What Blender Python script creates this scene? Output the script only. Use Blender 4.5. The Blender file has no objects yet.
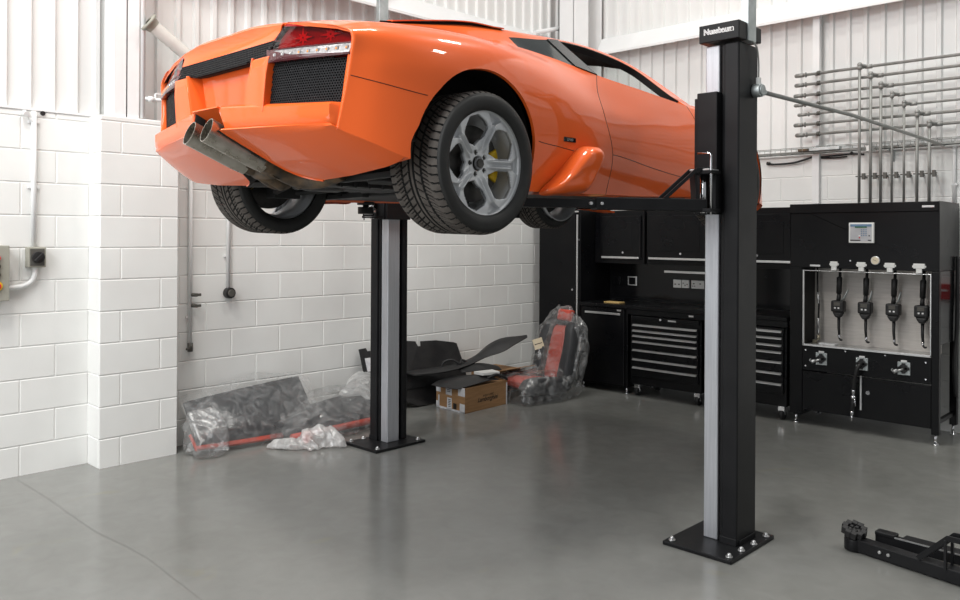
import bpy, bmesh, math, random
from math import sin, cos, pi, sqrt, atan2, radians
from mathutils import Vector, Matrix, noise
random.seed(7)
scene = bpy.context.scene
COL = scene.collection

# ------------------------------------------------------------------ materials
def mat(name, col, rough=.5, metal=0., spec=.5, coat=0., coat_r=.03, alpha=1., trans=0., emit=None, estr=0., ior=1.45):
    m = bpy.data.materials.new(name); m.use_nodes = True
    b = m.node_tree.nodes['Principled BSDF']; I = b.inputs
    I['Base Color'].default_value = (*col, 1); I['Roughness'].default_value = rough
    I['Metallic'].default_value = metal; I['Specular IOR Level'].default_value = spec
    I['Coat Weight'].default_value = coat; I['Coat Roughness'].default_value = coat_r
    I['Alpha'].default_value = alpha; I['Transmission Weight'].default_value = trans; I['IOR'].default_value = ior
    if emit: I['Emission Color'].default_value = (*emit, 1); I['Emission Strength'].default_value = estr
    m.diffuse_color = (*col, 1)
    return m
def nd(m, t, **kw):
    n = m.node_tree.nodes.new(t)
    for k, v in kw.items(): setattr(n, k, v)
    return n
def lk(m, a, b): m.node_tree.links.new(a, b)
def bsdf(m): return m.node_tree.nodes['Principled BSDF']
def noisy(m, c1, c2, scale, detail=4, lo=.35, hi=.65, rough=None, bump=0, bscale=None, dist=.002, stretch=None):
    """object-space noise between two colours, optional roughness range and bump"""
    tc = nd(m, 'ShaderNodeTexCoord'); n = nd(m, 'ShaderNodeTexNoise')
    n.inputs['Scale'].default_value = scale; n.inputs['Detail'].default_value = detail
    src = tc.outputs['Object']
    if stretch:
        mp = nd(m, 'ShaderNodeMapping'); mp.inputs['Scale'].default_value = stretch
        lk(m, src, mp.inputs['Vector']); src = mp.outputs['Vector']
    lk(m, src, n.inputs['Vector'])
    r = nd(m, 'ShaderNodeValToRGB'); e = r.color_ramp.elements
    e[0].position = lo; e[0].color = (*c1, 1); e[1].position = hi; e[1].color = (*c2, 1)
    lk(m, n.outputs['Fac'], r.inputs['Fac']); lk(m, r.outputs['Color'], bsdf(m).inputs['Base Color'])
    if rough:
        mr = nd(m, 'ShaderNodeMapRange'); mr.inputs['To Min'].default_value = rough[0]; mr.inputs['To Max'].default_value = rough[1]
        mr.inputs['From Min'].default_value = .3; mr.inputs['From Max'].default_value = .7
        lk(m, n.outputs['Fac'], mr.inputs['Value']); lk(m, mr.outputs['Result'], bsdf(m).inputs['Roughness'])
    if bump:
        n2 = nd(m, 'ShaderNodeTexNoise'); n2.inputs['Scale'].default_value = bscale or scale*4; n2.inputs['Detail'].default_value = 5
        lk(m, src, n2.inputs['Vector'])
        bp = nd(m, 'ShaderNodeBump'); bp.inputs['Strength'].default_value = bump; bp.inputs['Distance'].default_value = dist
        lk(m, n2.outputs['Fac'], bp.inputs['Height']); lk(m, bp.outputs['Normal'], bsdf(m).inputs['Normal'])
    return m
def fresnel(m, f0=.04, k=1.):
    """Schlick reflectance that is the same on both sides of a thin sheet"""
    lw = nd(m, 'ShaderNodeLayerWeight'); lw.inputs['Blend'].default_value = .5
    p = nd(m, 'ShaderNodeMath', operation='POWER'); p.inputs[1].default_value = 5; lk(m, lw.outputs['Facing'], p.inputs[0])
    a = nd(m, 'ShaderNodeMath', operation='MULTIPLY_ADD'); a.inputs[1].default_value = (1-f0)*k; a.inputs[2].default_value = f0*k
    lk(m, p.outputs[0], a.inputs[0]); return a.outputs[0]
M = {}
M['block'] = noisy(mat('painted_block', (.8,.8,.78), .55), (.76,.755,.735), (.82,.82,.80), 1.7, bump=.25, bscale=60, dist=.0015)
M['clad'] = noisy(mat('white_cladding', (.8,.8,.79), .4), (.77,.77,.755), (.81,.81,.80), 1.2)
M['steel_white'] = noisy(mat('white_painted_steel', (.8,.8,.8), .42), (.77,.77,.765), (.82,.82,.82), 3)
M['orange'] = mat('orange_paint', (.88,.135,.022), .35, 0, .15, .65, .035)
noisy(M['orange'], (.87,.132,.0215), (.89,.138,.0225), 900, lo=.3, hi=.7)
M['inner'] = noisy(mat('dark_inner_shell', (.012,.012,.013), .6), (.010,.010,.011), (.02,.019,.018), 8)
M['black_paint'] = noisy(mat('black_powder_coat', (.008,.008,.009), .38, 0, .22), (.009,.009,.010), (.013,.013,.014), 5, rough=(.33,.43), bump=.05, bscale=300, dist=.0005)
M['black_cab'] = noisy(mat('black_cabinet_coat', (.004,.004,.0045), .3, 0, .2), (.004,.004,.005), (.006,.006,.0065), 3, rough=(.25,.36))
M['black_gloss'] = noisy(mat('black_gloss', (.006,.006,.007), .12, 0, .35), (.005,.005,.006), (.008,.008,.009), 6)
M['black_plastic'] = noisy(mat('black_plastic', (.014,.014,.015), .5), (.011,.011,.012), (.022,.021,.021), 9, bump=.15, bscale=120, dist=.001)
M['seam'] = noisy(mat('panel_gap', (.02,.006,.004), .8), (.02,.006,.004), (.025,.007,.004), 20)
M['tread'] = noisy(mat('tyre_tread', (.085,.073,.064), .85), (.07,.060,.053), (.10,.088,.078), 22)
M['crack'] = noisy(mat('floor_joint', (.10,.10,.09), .6), (.09,.09,.08), (.12,.12,.11), 5)
M['groove'] = noisy(mat('tyre_groove', (.008,.008,.008), .9), (.007,.007,.007), (.010,.010,.009), 30)
M['sidewall'] = noisy(mat('tyre_sidewall', (.016,.016,.016), .6), (.014,.014,.014), (.020,.020,.019), 14, bump=.1, bscale=90)
M['alloy'] = noisy(mat('silver_alloy', (.60,.61,.625), .4, .5), (.57,.58,.60), (.63,.64,.655), 12, rough=(.36,.46))
M['alloy_in'] = noisy(mat('alloy_barrel', (.22,.22,.23), .45, .7), (.2,.2,.21), (.25,.25,.26), 8)
M['disc'] = noisy(mat('brake_disc', (.07,.07,.065), .5, .6), (.06,.058,.055), (.09,.085,.08), 30)
M['yellow'] = noisy(mat('yellow_caliper', (.75,.48,.01), .35), (.72,.45,.01), (.78,.5,.015), 20)
M['chrome'] = noisy(mat('chrome', (.7,.7,.72), .12, 1.), (.68,.68,.70), (.74,.74,.76), 15)
M['pipe_ss'] = noisy(mat('sooty_stainless', (.45,.42,.37), .28, .9), (.36,.33,.28), (.54,.51,.46), 14, rough=(.2,.42))
M['rust'] = noisy(mat('heat_rusted_pipe', (.13,.09,.055), .65, .4), (.05,.042,.035), (.17,.115,.07), 18, rough=(.5,.8))
M['lens'] = mat('red_lens', (.6,.01,.02), .05, 0, .5)
_m = M['lens']; _o = _m.node_tree.nodes['Material Output']
_t = nd(_m, 'ShaderNodeBsdfTransparent'); _t.inputs['Color'].default_value = (.70,.05,.085,1)
_g = nd(_m, 'ShaderNodeBsdfGlossy'); _g.inputs['Roughness'].default_value = .04
_mx = nd(_m, 'ShaderNodeMixShader')
_fr = fresnel(_m)
lk(_m, _fr, _mx.inputs[0]); lk(_m, _t.outputs[0], _mx.inputs[1]); lk(_m, _g.outputs[0], _mx.inputs[2]); lk(_m, _mx.outputs[0], _o.inputs['Surface'])
M['lamp_house'] = noisy(mat('lamp_housing', (.30,.012,.02), .3), (.22,.009,.016), (.38,.015,.025), 12)
M['lamp_frame'] = noisy(mat('dark_red_lamp_frame', (.06,.005,.008), .2), (.05,.004,.007), (.07,.006,.009), 12)
M['reflector'] = noisy(mat('red_reflector', (.62,.03,.06), .3), (.55,.025,.05), (.70,.04,.07), 60)
M['led'] = noisy(mat('clear_led_strip', (.30,.28,.28), .2, .2), (.24,.22,.22), (.38,.36,.36), 60)
M['amber'] = noisy(mat('amber_led', (.8,.28,.06), .3), (.75,.25,.05), (.85,.3,.07), 60)
M['grille'] = noisy(mat('grille_mesh', (.012,.012,.013), .6, 0, .2), (.010,.010,.011), (.016,.016,.017), 40)
M['void'] = noisy(mat('grille_void', (.003,.003,.003), .9), (.003,.003,.003), (.004,.004,.004), 10)
M['glass_dark'] = noisy(mat('tinted_glass', (.014,.018,.016), .06, 0, .3), (.006,.008,.007), (.014,.018,.016), 4)
M['silver_plate'] = noisy(mat('brushed_screw_cover', (.47,.48,.51), .38, .55), (.43,.44,.47), (.51,.52,.55), 4, stretch=(40,40,1), rough=(.33,.45))
M['galv'] = noisy(mat('galvanised', (.42,.45,.45), .42, .75), (.36,.39,.39), (.5,.53,.53), 14, rough=(.35,.5))
M['pipe_galv'] = noisy(mat('galvanised_tube', (.29,.29,.275), .45, .3), (.25,.25,.235), (.34,.34,.325), 9)
M['bolt'] = noisy(mat('zinc_bolt', (.6,.6,.6), .3, .8), (.55,.55,.55), (.66,.66,.66), 40)
M['white_plastic'] = noisy(mat('white_plastic', (.72,.72,.70), .4), (.70,.70,.68), (.75,.75,.73), 6)
M['white_print'] = noisy(mat('white_print', (.75,.75,.75), .5), (.72,.72,.72), (.78,.78,.78), 20)
M['grey_enclosure'] = noisy(mat('grey_enclosure', (.33,.32,.27), .5), (.31,.30,.25), (.35,.34,.29), 6)
M['grey_dark'] = noisy(mat('dark_grey_plastic', (.09,.085,.075), .5), (.08,.075,.065), (.10,.095,.085), 9)
M['steel_back'] = noisy(mat('stainless_back_plate', (.52,.485,.455), .5, .2), (.48,.45,.42), (.56,.525,.495), 5, stretch=(1,1,12), rough=(.42,.55))
M['bar'] = noisy(mat('aluminium_bar', (.62,.62,.62), .3, .8), (.58,.58,.58), (.66,.66,.66), 10)
M['card'] = noisy(mat('brown_cardboard', (.30,.165,.075), .8), (.27,.148,.066), (.33,.185,.086), 5, stretch=(1,1,9))
M['tape'] = noisy(mat('white_label_tape', (.6,.6,.62), .4), (.55,.55,.58), (.66,.66,.67), 30)
M['ink'] = noisy(mat('black_ink', (.018,.014,.012), .7), (.016,.012,.010), (.022,.018,.015), 40)
M['red_fabric'] = noisy(mat('red_orange_leather', (.50,.06,.035), .55), (.46,.053,.03), (.54,.067,.04), 7, bump=.2, bscale=150)
M['dark_fabric'] = noisy(mat('dark_grey_leather', (.03,.031,.034), .55), (.024,.025,.028), (.04,.041,.044), 7, bump=.2, bscale=150)
M['paper'] = noisy(mat('cream_paper', (.66,.58,.42), .7), (.63,.55,.39), (.69,.61,.46), 8)
M['yellow_pad'] = noisy(mat('kraft_pad', (.5,.34,.13), .7), (.46,.31,.11), (.54,.37,.15), 10)
M['red_box'] = noisy(mat('red_call_point', (.5,.03,.03), .4), (.47,.025,.025), (.54,.035,.035), 12)
M['button_red'] = noisy(mat('red_button', (.6,.02,.03), .35), (.57,.02,.03), (.64,.025,.035), 20)
M['button_yellow'] = noisy(mat('yellow_ring', (.75,.5,.02), .4), (.72,.48,.02), (.78,.52,.025), 20)
M['screen_grey'] = noisy(mat('keypad_membrane', (.42,.42,.44), .4), (.40,.40,.42), (.45,.45,.47), 12)
M['screen_blue'] = noisy(mat('blue_header', (.12,.2,.32), .4), (.11,.19,.30), (.13,.22,.34), 12)
M['screen_green'] = noisy(mat('green_display', (.03,.13,.05), .25), (.025,.11,.045), (.035,.15,.06), 12)
M['brass'] = noisy(mat('brass_fitting', (.5,.45,.33), .3, .8), (.45,.4,.3), (.55,.5,.38), 20)
M['hose_white'] = noisy(mat('off_white_duct', (.62,.60,.56), .55), (.58,.56,.52), (.66,.64,.60), 6, bump=.1, bscale=40)
M['bronze'] = noisy(mat('bronze_strut', (.2,.09,.03), .5, .4), (.14,.07,.025), (.26,.11,.04), 30)

def plastic_film(name, base, glossy, milk):
    m = bpy.data.materials.new(name); m.use_nodes = True; nt = m.node_tree
    for n in list(nt.nodes): nt.nodes.remove(n)
    o = nd(m, 'ShaderNodeOutputMaterial'); tr = nd(m, 'ShaderNodeBsdfTransparent'); di = nd(m, 'ShaderNodeBsdfDiffuse'); tl = nd(m, 'ShaderNodeBsdfTranslucent')
    gl = nd(m, 'ShaderNodeBsdfGlossy'); gl.inputs['Roughness'].default_value = .22
    tr.inputs['Color'].default_value = (.93,.93,.93,1)
    di.inputs['Color'].default_value = (*base,1); tl.inputs['Color'].default_value = (*base,1)
    ad = nd(m, 'ShaderNodeMixShader'); ad.inputs[0].default_value = .4
    lk(m, di.outputs[0], ad.inputs[1]); lk(m, tl.outputs[0], ad.inputs[2])
    tc = nd(m, 'ShaderNodeTexCoord'); ns = nd(m, 'ShaderNodeTexNoise'); ns.inputs['Scale'].default_value = 9; ns.inputs['Detail'].default_value = 6; ns.inputs['Distortion'].default_value = 1.6
    lk(m, tc.outputs['Object'], ns.inputs['Vector'])
    mr = nd(m, 'ShaderNodeMapRange'); mr.inputs['From Min'].default_value = .42; mr.inputs['From Max'].default_value = .72
    mr.inputs['To Min'].default_value = milk[0]; mr.inputs['To Max'].default_value = milk[1]
    lk(m, ns.outputs['Fac'], mr.inputs['Value'])
    m1 = nd(m, 'ShaderNodeMixShader'); lk(m, mr.outputs['Result'], m1.inputs[0]); lk(m, tr.outputs[0], m1.inputs[1]); lk(m, ad.outputs[0], m1.inputs[2])
    m2 = nd(m, 'ShaderNodeMixShader'); lk(m, fresnel(m, .06, glossy), m2.inputs[0]); lk(m, m1.outputs[0], m2.inputs[1]); lk(m, gl.outputs[0], m2.inputs[2])
    lk(m, m2.outputs[0], o.inputs['Surface'])
    bp = nd(m, 'ShaderNodeBump'); bp.inputs['Strength'].default_value = .28; bp.inputs['Distance'].default_value = .02
    n3 = nd(m, 'ShaderNodeTexNoise'); n3.inputs['Scale'].default_value = 10; n3.inputs['Detail'].default_value = 4; n3.inputs['Distortion'].default_value = 1.2
    lk(m, tc.outputs['Object'], n3.inputs['Vector']); lk(m, n3.outputs['Fac'], bp.inputs['Height'])
    for s in (gl, di): lk(m, bp.outputs['Normal'], s.inputs['Normal'])
    return m
M['film'] = plastic_film('clear_plastic_film', (.70,.70,.70), 1.4, (.07,.38))
M['film_milky'] = plastic_film('milky_plastic_film', (.86,.85,.84), 1.2, (.42,.80))

# windscreen: thin clear sheet
def thin_glass(name, tint):
    m = bpy.data.materials.new(name); m.use_nodes = True; nt = m.node_tree
    for n in list(nt.nodes): nt.nodes.remove(n)
    o = nd(m, 'ShaderNodeOutputMaterial'); tr = nd(m, 'ShaderNodeBsdfTransparent'); tr.inputs['Color'].default_value = (*tint, 1)
    gl = nd(m, 'ShaderNodeBsdfGlossy'); gl.inputs['Roughness'].default_value = .02
    mx = nd(m, 'ShaderNodeMixShader')
    lk(m, fresnel(m), mx.inputs[0]); lk(m, tr.outputs[0], mx.inputs[1]); lk(m, gl.outputs[0], mx.inputs[2]); lk(m, mx.outputs[0], o.inputs['Surface'])
    return m
M['windscreen'] = thin_glass('windscreen_glass', (.88,.92,.90))

# floor: sealed grey concrete
def floor_mat():
    m = mat('sealed_grey_floor', (.2,.2,.19), .25, 0, .5)
    tc = nd(m, 'ShaderNodeTexCoord')
    a = nd(m, 'ShaderNodeTexNoise'); a.inputs['Scale'].default_value = .9; a.inputs['Detail'].default_value = 8; a.inputs['Roughness'].default_value = .62
    b = nd(m, 'ShaderNodeTexNoise'); b.inputs['Scale'].default_value = 7; b.inputs['Detail'].default_value = 8; b.inputs['Distortion'].default_value = .8
    for n in (a, b): lk(m, tc.outputs['Object'], n.inputs['Vector'])
    r = nd(m, 'ShaderNodeValToRGB'); e = r.color_ramp.elements
    e[0].position = .30; e[0].color = (.182,.182,.170,1); e[1].position = .70; e[1].color = (.222,.222,.212,1)
    lk(m, a.outputs['Fac'], r.inputs['Fac'])
    r2 = nd(m, 'ShaderNodeValToRGB'); e = r2.color_ramp.elements
    e[0].position = .33; e[0].color = (.94,.94,.93,1); e[1].position = .66; e[1].color = (1.03,1.03,1.025,1)
    lk(m, b.outputs['Fac'], r2.inputs['Fac'])
    mx = nd(m, 'ShaderNodeMix', data_type='RGBA', blend_type='MULTIPLY'); mx.inputs['Factor'].default_value = 1
    lk(m, r.outputs['Color'], mx.inputs[6]); lk(m, r2.outputs['Color'], mx.inputs[7])
    # a few ochre stains
    c = nd(m, 'ShaderNodeTexNoise'); c.inputs['Scale'].default_value = 2.3; c.inputs['Detail'].default_value = 5; c.inputs['Distortion'].default_value = .6
    lk(m, tc.outputs['Object'], c.inputs['Vector'])
    r3 = nd(m, 'ShaderNodeValToRGB'); e = r3.color_ramp.elements
    e[0].position = .68; e[0].color = (0,0,0,1); e[1].position = .80; e[1].color = (.55,.55,.55,1)
    lk(m, c.outputs['Fac'], r3.inputs['Fac'])
    m3 = nd(m, 'ShaderNodeMix', data_type='RGBA'); m3.inputs[7].default_value = (.23,.21,.13,1)
    lk(m, r3.outputs['Color'], m3.inputs['Factor']); lk(m, mx.outputs[2], m3.inputs[6])
    lk(m, m3.outputs[2], bsdf(m).inputs['Base Color'])
    mr = nd(m, 'ShaderNodeMapRange'); mr.inputs['From Min'].default_value = .3; mr.inputs['From Max'].default_value = .7
    mr.inputs['To Min'].default_value = .14; mr.inputs['To Max'].default_value = .22
    lk(m, b.outputs['Fac'], mr.inputs['Value']); lk(m, mr.outputs['Result'], bsdf(m).inputs['Roughness'])
    bp = nd(m, 'ShaderNodeBump'); bp.inputs['Strength'].default_value = .05; bp.inputs['Distance'].default_value = .003
    lk(m, b.outputs['Fac'], bp.inputs['Height']); lk(m, bp.outputs['Normal'], bsdf(m).inputs['Normal'])
    return m
M['floor'] = floor_mat()

# ------------------------------------------------------------------ mesh helpers
class MB:
    """collects shapes in world space; .f holds (indices, material slot, smooth)"""
    def __init__(s): s.v = []; s.f = []
    def add(s, vs, fs, mi=0, sm=False, xf=None):
        o = len(s.v)
        for v in vs:
            v = Vector(v); s.v.append(xf @ v if xf else v)
        for f in fs: s.f.append(([i+o for i in f], mi, sm))
        return s
    def box(s, a, b, mi=0, xf=None):
        x0,x1 = sorted((a[0],b[0])); y0,y1 = sorted((a[1],b[1])); z0,z1 = sorted((a[2],b[2]))
        vs = [(x0,y0,z0),(x1,y0,z0),(x1,y1,z0),(x0,y1,z0),(x0,y0,z1),(x1,y0,z1),(x1,y1,z1),(x0,y1,z1)]
        return s.add(vs, [(3,2,1,0),(4,5,6,7),(0,1,5,4),(1,2,6,5),(2,3,7,6),(3,0,4,7)], mi, False, xf)
    def hexa(s, vs, mi=0):
        return s.add(vs, [(3,2,1,0),(4,5,6,7),(0,1,5,4),(1,2,6,5),(2,3,7,6),(3,0,4,7)], mi)
    def beam(s, p, q, w, h, mi=0, up=(0,0,1)):
        """box of width w, height h running from p to q"""
        p = Vector(p); q = Vector(q); d = (q-p).normalized(); u = Vector(up); r = d.cross(u).normalized(); u = r.cross(d).normalized()
        c = [(-w/2,-h/2),(w/2,-h/2),(w/2,h/2),(-w/2,h/2)]
        vs = [p + r*a + u*b for a,b in c] + [q + r*a + u*b for a,b in c]
        return s.add(vs, [(0,1,2,3),(7,6,5,4),(0,4,5,1),(1,5,6,2),(2,6,7,3),(3,7,4,0)], mi)
    def cyl(s, p, q, r, n=16, mi=0, r2=None, caps=True):
        p = Vector(p); q = Vector(q); d = (q-p).normalized(); r2 = r if r2 is None else r2
        a = d.orthogonal().normalized(); b = d.cross(a)
        vs = [p + (a*cos(2*pi*i/n)+b*sin(2*pi*i/n))*r for i in range(n)] + [q + (a*cos(2*pi*i/n)+b*sin(2*pi*i/n))*r2 for i in range(n)]
        o = len(s.v); s.add(vs, [(i,(i+1)%n,n+(i+1)%n,n+i) for i in range(n)], mi, True)
        if caps: s.f.append(([o+i for i in range(n)][::-1], mi, False)); s.f.append(([o+n+i for i in range(n)], mi, False))
        return s
    def tube(s, pts, r, n=10, mi=0, caps=True, sq=(1,1)):
        pts = [Vector(p) for p in pts]; m = len(pts); o = len(s.v); rs = r if isinstance(r,(list,tuple)) else [r]*m
        a = None
        for k,p in enumerate(pts):
            d = (pts[min(k+1,m-1)]-pts[max(k-1,0)]).normalized()
            if a is None:
                a = d.cross(Vector((0,0,1)))
                a = a.normalized() if a.length > .05 else d.orthogonal().normalized()
            else: a = (a - d*a.dot(d)).normalized()
            b = d.cross(a)
            for i in range(n): s.v.append(p + (a*cos(2*pi*i/n)*sq[0] + b*sin(2*pi*i/n)*sq[1])*rs[k])
        for k in range(m-1):
            for i in range(n): s.f.append(([o+k*n+i, o+k*n+(i+1)%n, o+(k+1)*n+(i+1)%n, o+(k+1)*n+i], mi, True))
        if caps: s.f.append(([o+i for i in range(n)][::-1], mi, False)); s.f.append(([o+(m-1)*n+i for i in range(n)], mi, False))
        return s
    def prism(s, poly, ext, mi=0):
        """planar polygon (3-D points) pushed along vector ext"""
        n = len(poly); e = Vector(ext); vs = [Vector(p) for p in poly] + [Vector(p)+e for p in poly]
        return s.add(vs, [tuple(range(n))[::-1], tuple(range(n,2*n))] + [(i,(i+1)%n,n+(i+1)%n,n+i) for i in range(n)], mi)
    def lathe(s, c, axis, prof, n=32, mi=0, closed=False):
        """prof = [(distance along axis, radius)]"""
        c = Vector(c); d = Vector(axis).normalized(); a = d.orthogonal().normalized(); b = d.cross(a); o = len(s.v); m = len(prof)
        for h,r in prof:
            for i in range(n): s.v.append(c + d*h + (a*cos(2*pi*i/n)+b*sin(2*pi*i/n))*r)
        for k in range(m if closed else m-1):
            for i in range(n): s.f.append(([o+k*n+i, o+k*n+(i+1)%n, o+((k+1)%m)*n+(i+1)%n, o+((k+1)%m)*n+i], mi, True))
        return s
    def grid(s, P, mi=0, sm=True, flip=False):
        """P[i][j] points"""
        o = len(s.v); n = len(P); m = len(P[0])
        for row in P:
            for p in row: s.v.append(Vector(p))
        for i in range(n-1):
            for j in range(m-1):
                q = [o+i*m+j, o+(i+1)*m+j, o+(i+1)*m+j+1, o+i*m+j+1]
                s.f.append((q[::-1] if flip else q, mi, sm))
        return s
    def sphere(s, c, r, n=12, mi=0, sc=(1,1,1)):
        c = Vector(c); P = []
        for i in range(n//2+1):
            t = pi*i/(n//2); P.append([c+Vector((r*sin(t)*cos(2*pi*j/n)*sc[0], r*sin(t)*sin(2*pi*j/n)*sc[1], r*cos(t)*sc[2])) for j in range(n+1)])
        return s.grid(P, mi)

WLOC = {}
def obj(name, mb, mats, parent=None, loc=None, bevel=0, solid=None, clean=True, recalc=True):
    """one mesh object from world-space geometry; loc = its origin (top level); parts share their thing's origin"""
    if not isinstance(mats,(list,tuple)): mats = [mats]
    me = bpy.data.meshes.new(name)
    o = bpy.data.objects.new(name, me); COL.objects.link(o)
    if parent is not None:
        L = WLOC[parent.name]; o.parent = parent
    else:
        L = Vector(loc) if loc is not None else Vector((0,0,0)); o.location = L
    WLOC[o.name] = L
    me.from_pydata([tuple(v-L) for v in mb.v], [], [f[0] for f in mb.f])
    for m in mats: me.materials.append(M[m] if isinstance(m,str) else m)
    for p,f in zip(me.polygons, mb.f): p.material_index = f[1]; p.use_smooth = f[2]
    bm = bmesh.new(); bm.from_mesh(me)
    if clean:
        bmesh.ops.remove_doubles(bm, verts=bm.verts, dist=2e-5)
        if recalc: bmesh.ops.recalc_face_normals(bm, faces=bm.faces)
    bm.to_mesh(me); bm.free(); me.update()
    if solid:
        md = o.modifiers.new('thickness','SOLIDIFY'); md.thickness = solid[0]; md.offset = -1 if len(solid)<2 else solid[1]
        if len(solid) > 2: md.material_offset = solid[2]
        if len(solid) > 3: md.material_offset_rim = solid[3]
        md = o.modifiers.new('crisp','EDGE_SPLIT'); md.split_angle = radians(42)
    if bevel:
        md = o.modifiers.new('edge','BEVEL'); md.width = bevel; md.segments = 2; md.limit_method = 'ANGLE'; md.angle_limit = radians(40)
    return o
def tag(o, label, cat, group=None, kind=None):
    o['label'] = label; o['category'] = cat
    if group: o['group'] = group
    if kind: o['kind'] = kind
    return o
def thing(name, label, cat, loc, group=None):
    o = bpy.data.objects.new(name, None); COL.objects.link(o); o.location = loc; o.empty_display_size = .1
    WLOC[o.name] = Vector(loc)
    return tag(o, label, cat, group)
def structure(name, mb, mats, **kw):
    o = obj(name, mb, mats, **kw); o['kind'] = 'structure'; return o
def bez(p0, p1, p2, p3, n=12):
    p0,p1,p2,p3 = map(Vector,(p0,p1,p2,p3)); R = []
    for i in range(n+1):
        t = i/n; R.append(p0*(1-t)**3 + p1*3*t*(1-t)**2 + p2*3*t*t*(1-t) + p3*t**3)
    return R
def smooth_path(pts, n=6):
    pts = [Vector(p) for p in pts]; R = []
    for i in range(len(pts)-1):
        a = pts[max(i-1,0)]; b = pts[i]; c = pts[i+1]; d = pts[min(i+2,len(pts)-1)]
        for k in range(n):
            t = k/n; R.append(.5*((2*b)+(c-a)*t+(2*a-5*b+4*c-d)*t*t+(3*b-a-3*c+d)*t**3))
    R.append(pts[-1]); return R
def text_mesh(body, size, spacing=1., shear=0., bold=0.):
    """triangulated lettering as (verts, faces) in its own XY plane, centred"""
    cu = bpy.data.curves.new('lettering','FONT'); cu.body = body; cu.size = size; cu.align_x = 'CENTER'; cu.align_y = 'CENTER'
    cu.space_character = spacing; cu.shear = shear; cu.offset = bold; cu.resolution_u = 3
    t = bpy.data.objects.new('lettering', cu); COL.objects.link(t)
    bpy.context.view_layer.update()
    me = t.evaluated_get(bpy.context.evaluated_depsgraph_get()).to_mesh()
    vs = [v.co.copy() for v in me.vertices]; fs = [tuple(p.vertices) for p in me.polygons]
    t.to_mesh_clear(); bpy.data.objects.remove(t); bpy.data.curves.remove(cu)
    return vs, fs
def put_text(mb, body, size, origin, ux, uy, mi=0, **kw):
    vs, fs = text_mesh(body, size, **kw); o = Vector(origin); ux = Vector(ux); uy = Vector(uy)
    mb.add([o+ux*v.x+uy*v.y for v in vs], fs, mi); return mb
# ------------------------------------------------------------------ room
WX = -6.12; BY = 7.80
def blockwall(mb, o, u, length, n, rows, z0=-.022, phase=(0,0), bw=.45, bh=.225, ztop=None):
    """painted blockwork: every block face stands 4 mm proud of its joints. o = corner on the joint plane, u along, n outward"""
    o = Vector(o); u = Vector(u); n = Vector(n); g = .0035; d = .0045; ch = .004
    L = length
    mb.add([o, o+u*L, o+u*L+Vector((0,0,ztop)), o+Vector((0,0,ztop))], [(0,1,2,3)])
    for r in range(rows):
        za = max(z0+r*bh, 0)+g; zb = min(z0+(r+1)*bh, ztop)-g
        if r == 0: za = 0
        s = phase[r%2]-bw
        while s < L:
            a = max(s+g, 0); b = min(s+bw-g, L)
            if b-a > .02:
                P = [o+u*a+Vector((0,0,za)), o+u*b+Vector((0,0,za)), o+u*b+Vector((0,0,zb)), o+u*a+Vector((0,0,zb))]
                Q = [o+u*(a+ch)+Vector((0,0,za+(ch if r else 0)))+n*d, o+u*(b-ch)+Vector((0,0,za+(ch if r else 0)))+n*d, o+u*(b-ch)+Vector((0,0,zb-ch))+n*d, o+u*(a+ch)+Vector((0,0,zb-ch))+n*d]
                mb.add(P+Q, [(4,5,6,7),(0,1,5,4),(1,2,6,5),(2,3,7,6),(3,0,4,7)])
            s += bw
mb = MB()
Y0 = -2.5
# joints of even rows at Y = 3.61 + k*.45
ph = ((3.61-Y0)%.45, (3.835-Y0)%.45)
blockwall(mb, (WX,Y0,0), (0,1,0), BY-Y0, (1,0,0), 12, phase=ph, ztop=2.50)
mb.box((WX-.14,Y0,0),(WX-.001,BY+.15,2.50))
structure('wall_left', mb, 'block')
mb = MB()   # pilaster standing proud of the left wall
blockwall(mb, (-5.905,2.255,0), (0,1,0), .568, (1,0,0), 12, phase=(.145,.435), ztop=2.492)
blockwall(mb, (WX,2.260,0), (1,0,0), .215, (0,-1,0), 12, phase=(.2,.425), ztop=2.492)
mb.box((WX,2.2601,0),(-5.9051,2.823,2.492))
structure('trim_1', mb, 'block')['label'] = 'white painted block pier standing proud of the left wall'
mb = MB()
blockwall(mb, (WX,BY,0), (1,0,0), 9.5, (0,-1,0), 11, phase=(.2,.425), ztop=2.43)
mb.box((WX,BY+.001,0),(WX+9.5,BY+.14,2.43))
structure('wall_back', mb, 'block')
def cladding(mb, o, u, length, n, z0, z1, phase=0, pitch=.153):
    o = Vector(o); u = Vector(u); n = Vector(n); pr = []
    s = phase-pitch
    while s < length:
        for ds,h in ((0,0),(.098,0),(.110,.026),(.141,.026)): pr.append((s+ds,h))
        s += pitch
    pr = [(min(max(a,0),length),h) for a,h in pr]
    P = [[o+u*a+n*h+Vector((0,0,z)) for z in (z0,z1)] for a,h in pr]
    mb.grid(P, 0, False)
mb = MB()
cladding(mb, (WX-.055,Y0,0), (0,1,0), BY-Y0+.1, (1,0,0), 2.47, 6.2, phase=(1.713-.125-Y0)%.153)
c = structure('wall_left_cladding', mb, 'clad', clean=False, solid=(.002,))
mb = MB()
cladding(mb, (WX-.1,BY+.06,0), (1,0,0), 9.6, (0,-1,0), 2.40, 6.2, phase=.05)
structure('wall_back_cladding', mb, 'clad', clean=False, solid=(.002,))
# flashing strips on top of the blockwork
mb = MB(); mb.box((WX-.14,Y0,2.497),(WX+.012,BY,2.512)); structure('trim_2', mb, 'steel_white', bevel=.003)
mb = MB(); mb.box((WX,BY-.012,2.427),(WX+9.5,BY+.14,2.442)); structure('trim_3', mb, 'steel_white', bevel=.003)
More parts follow.
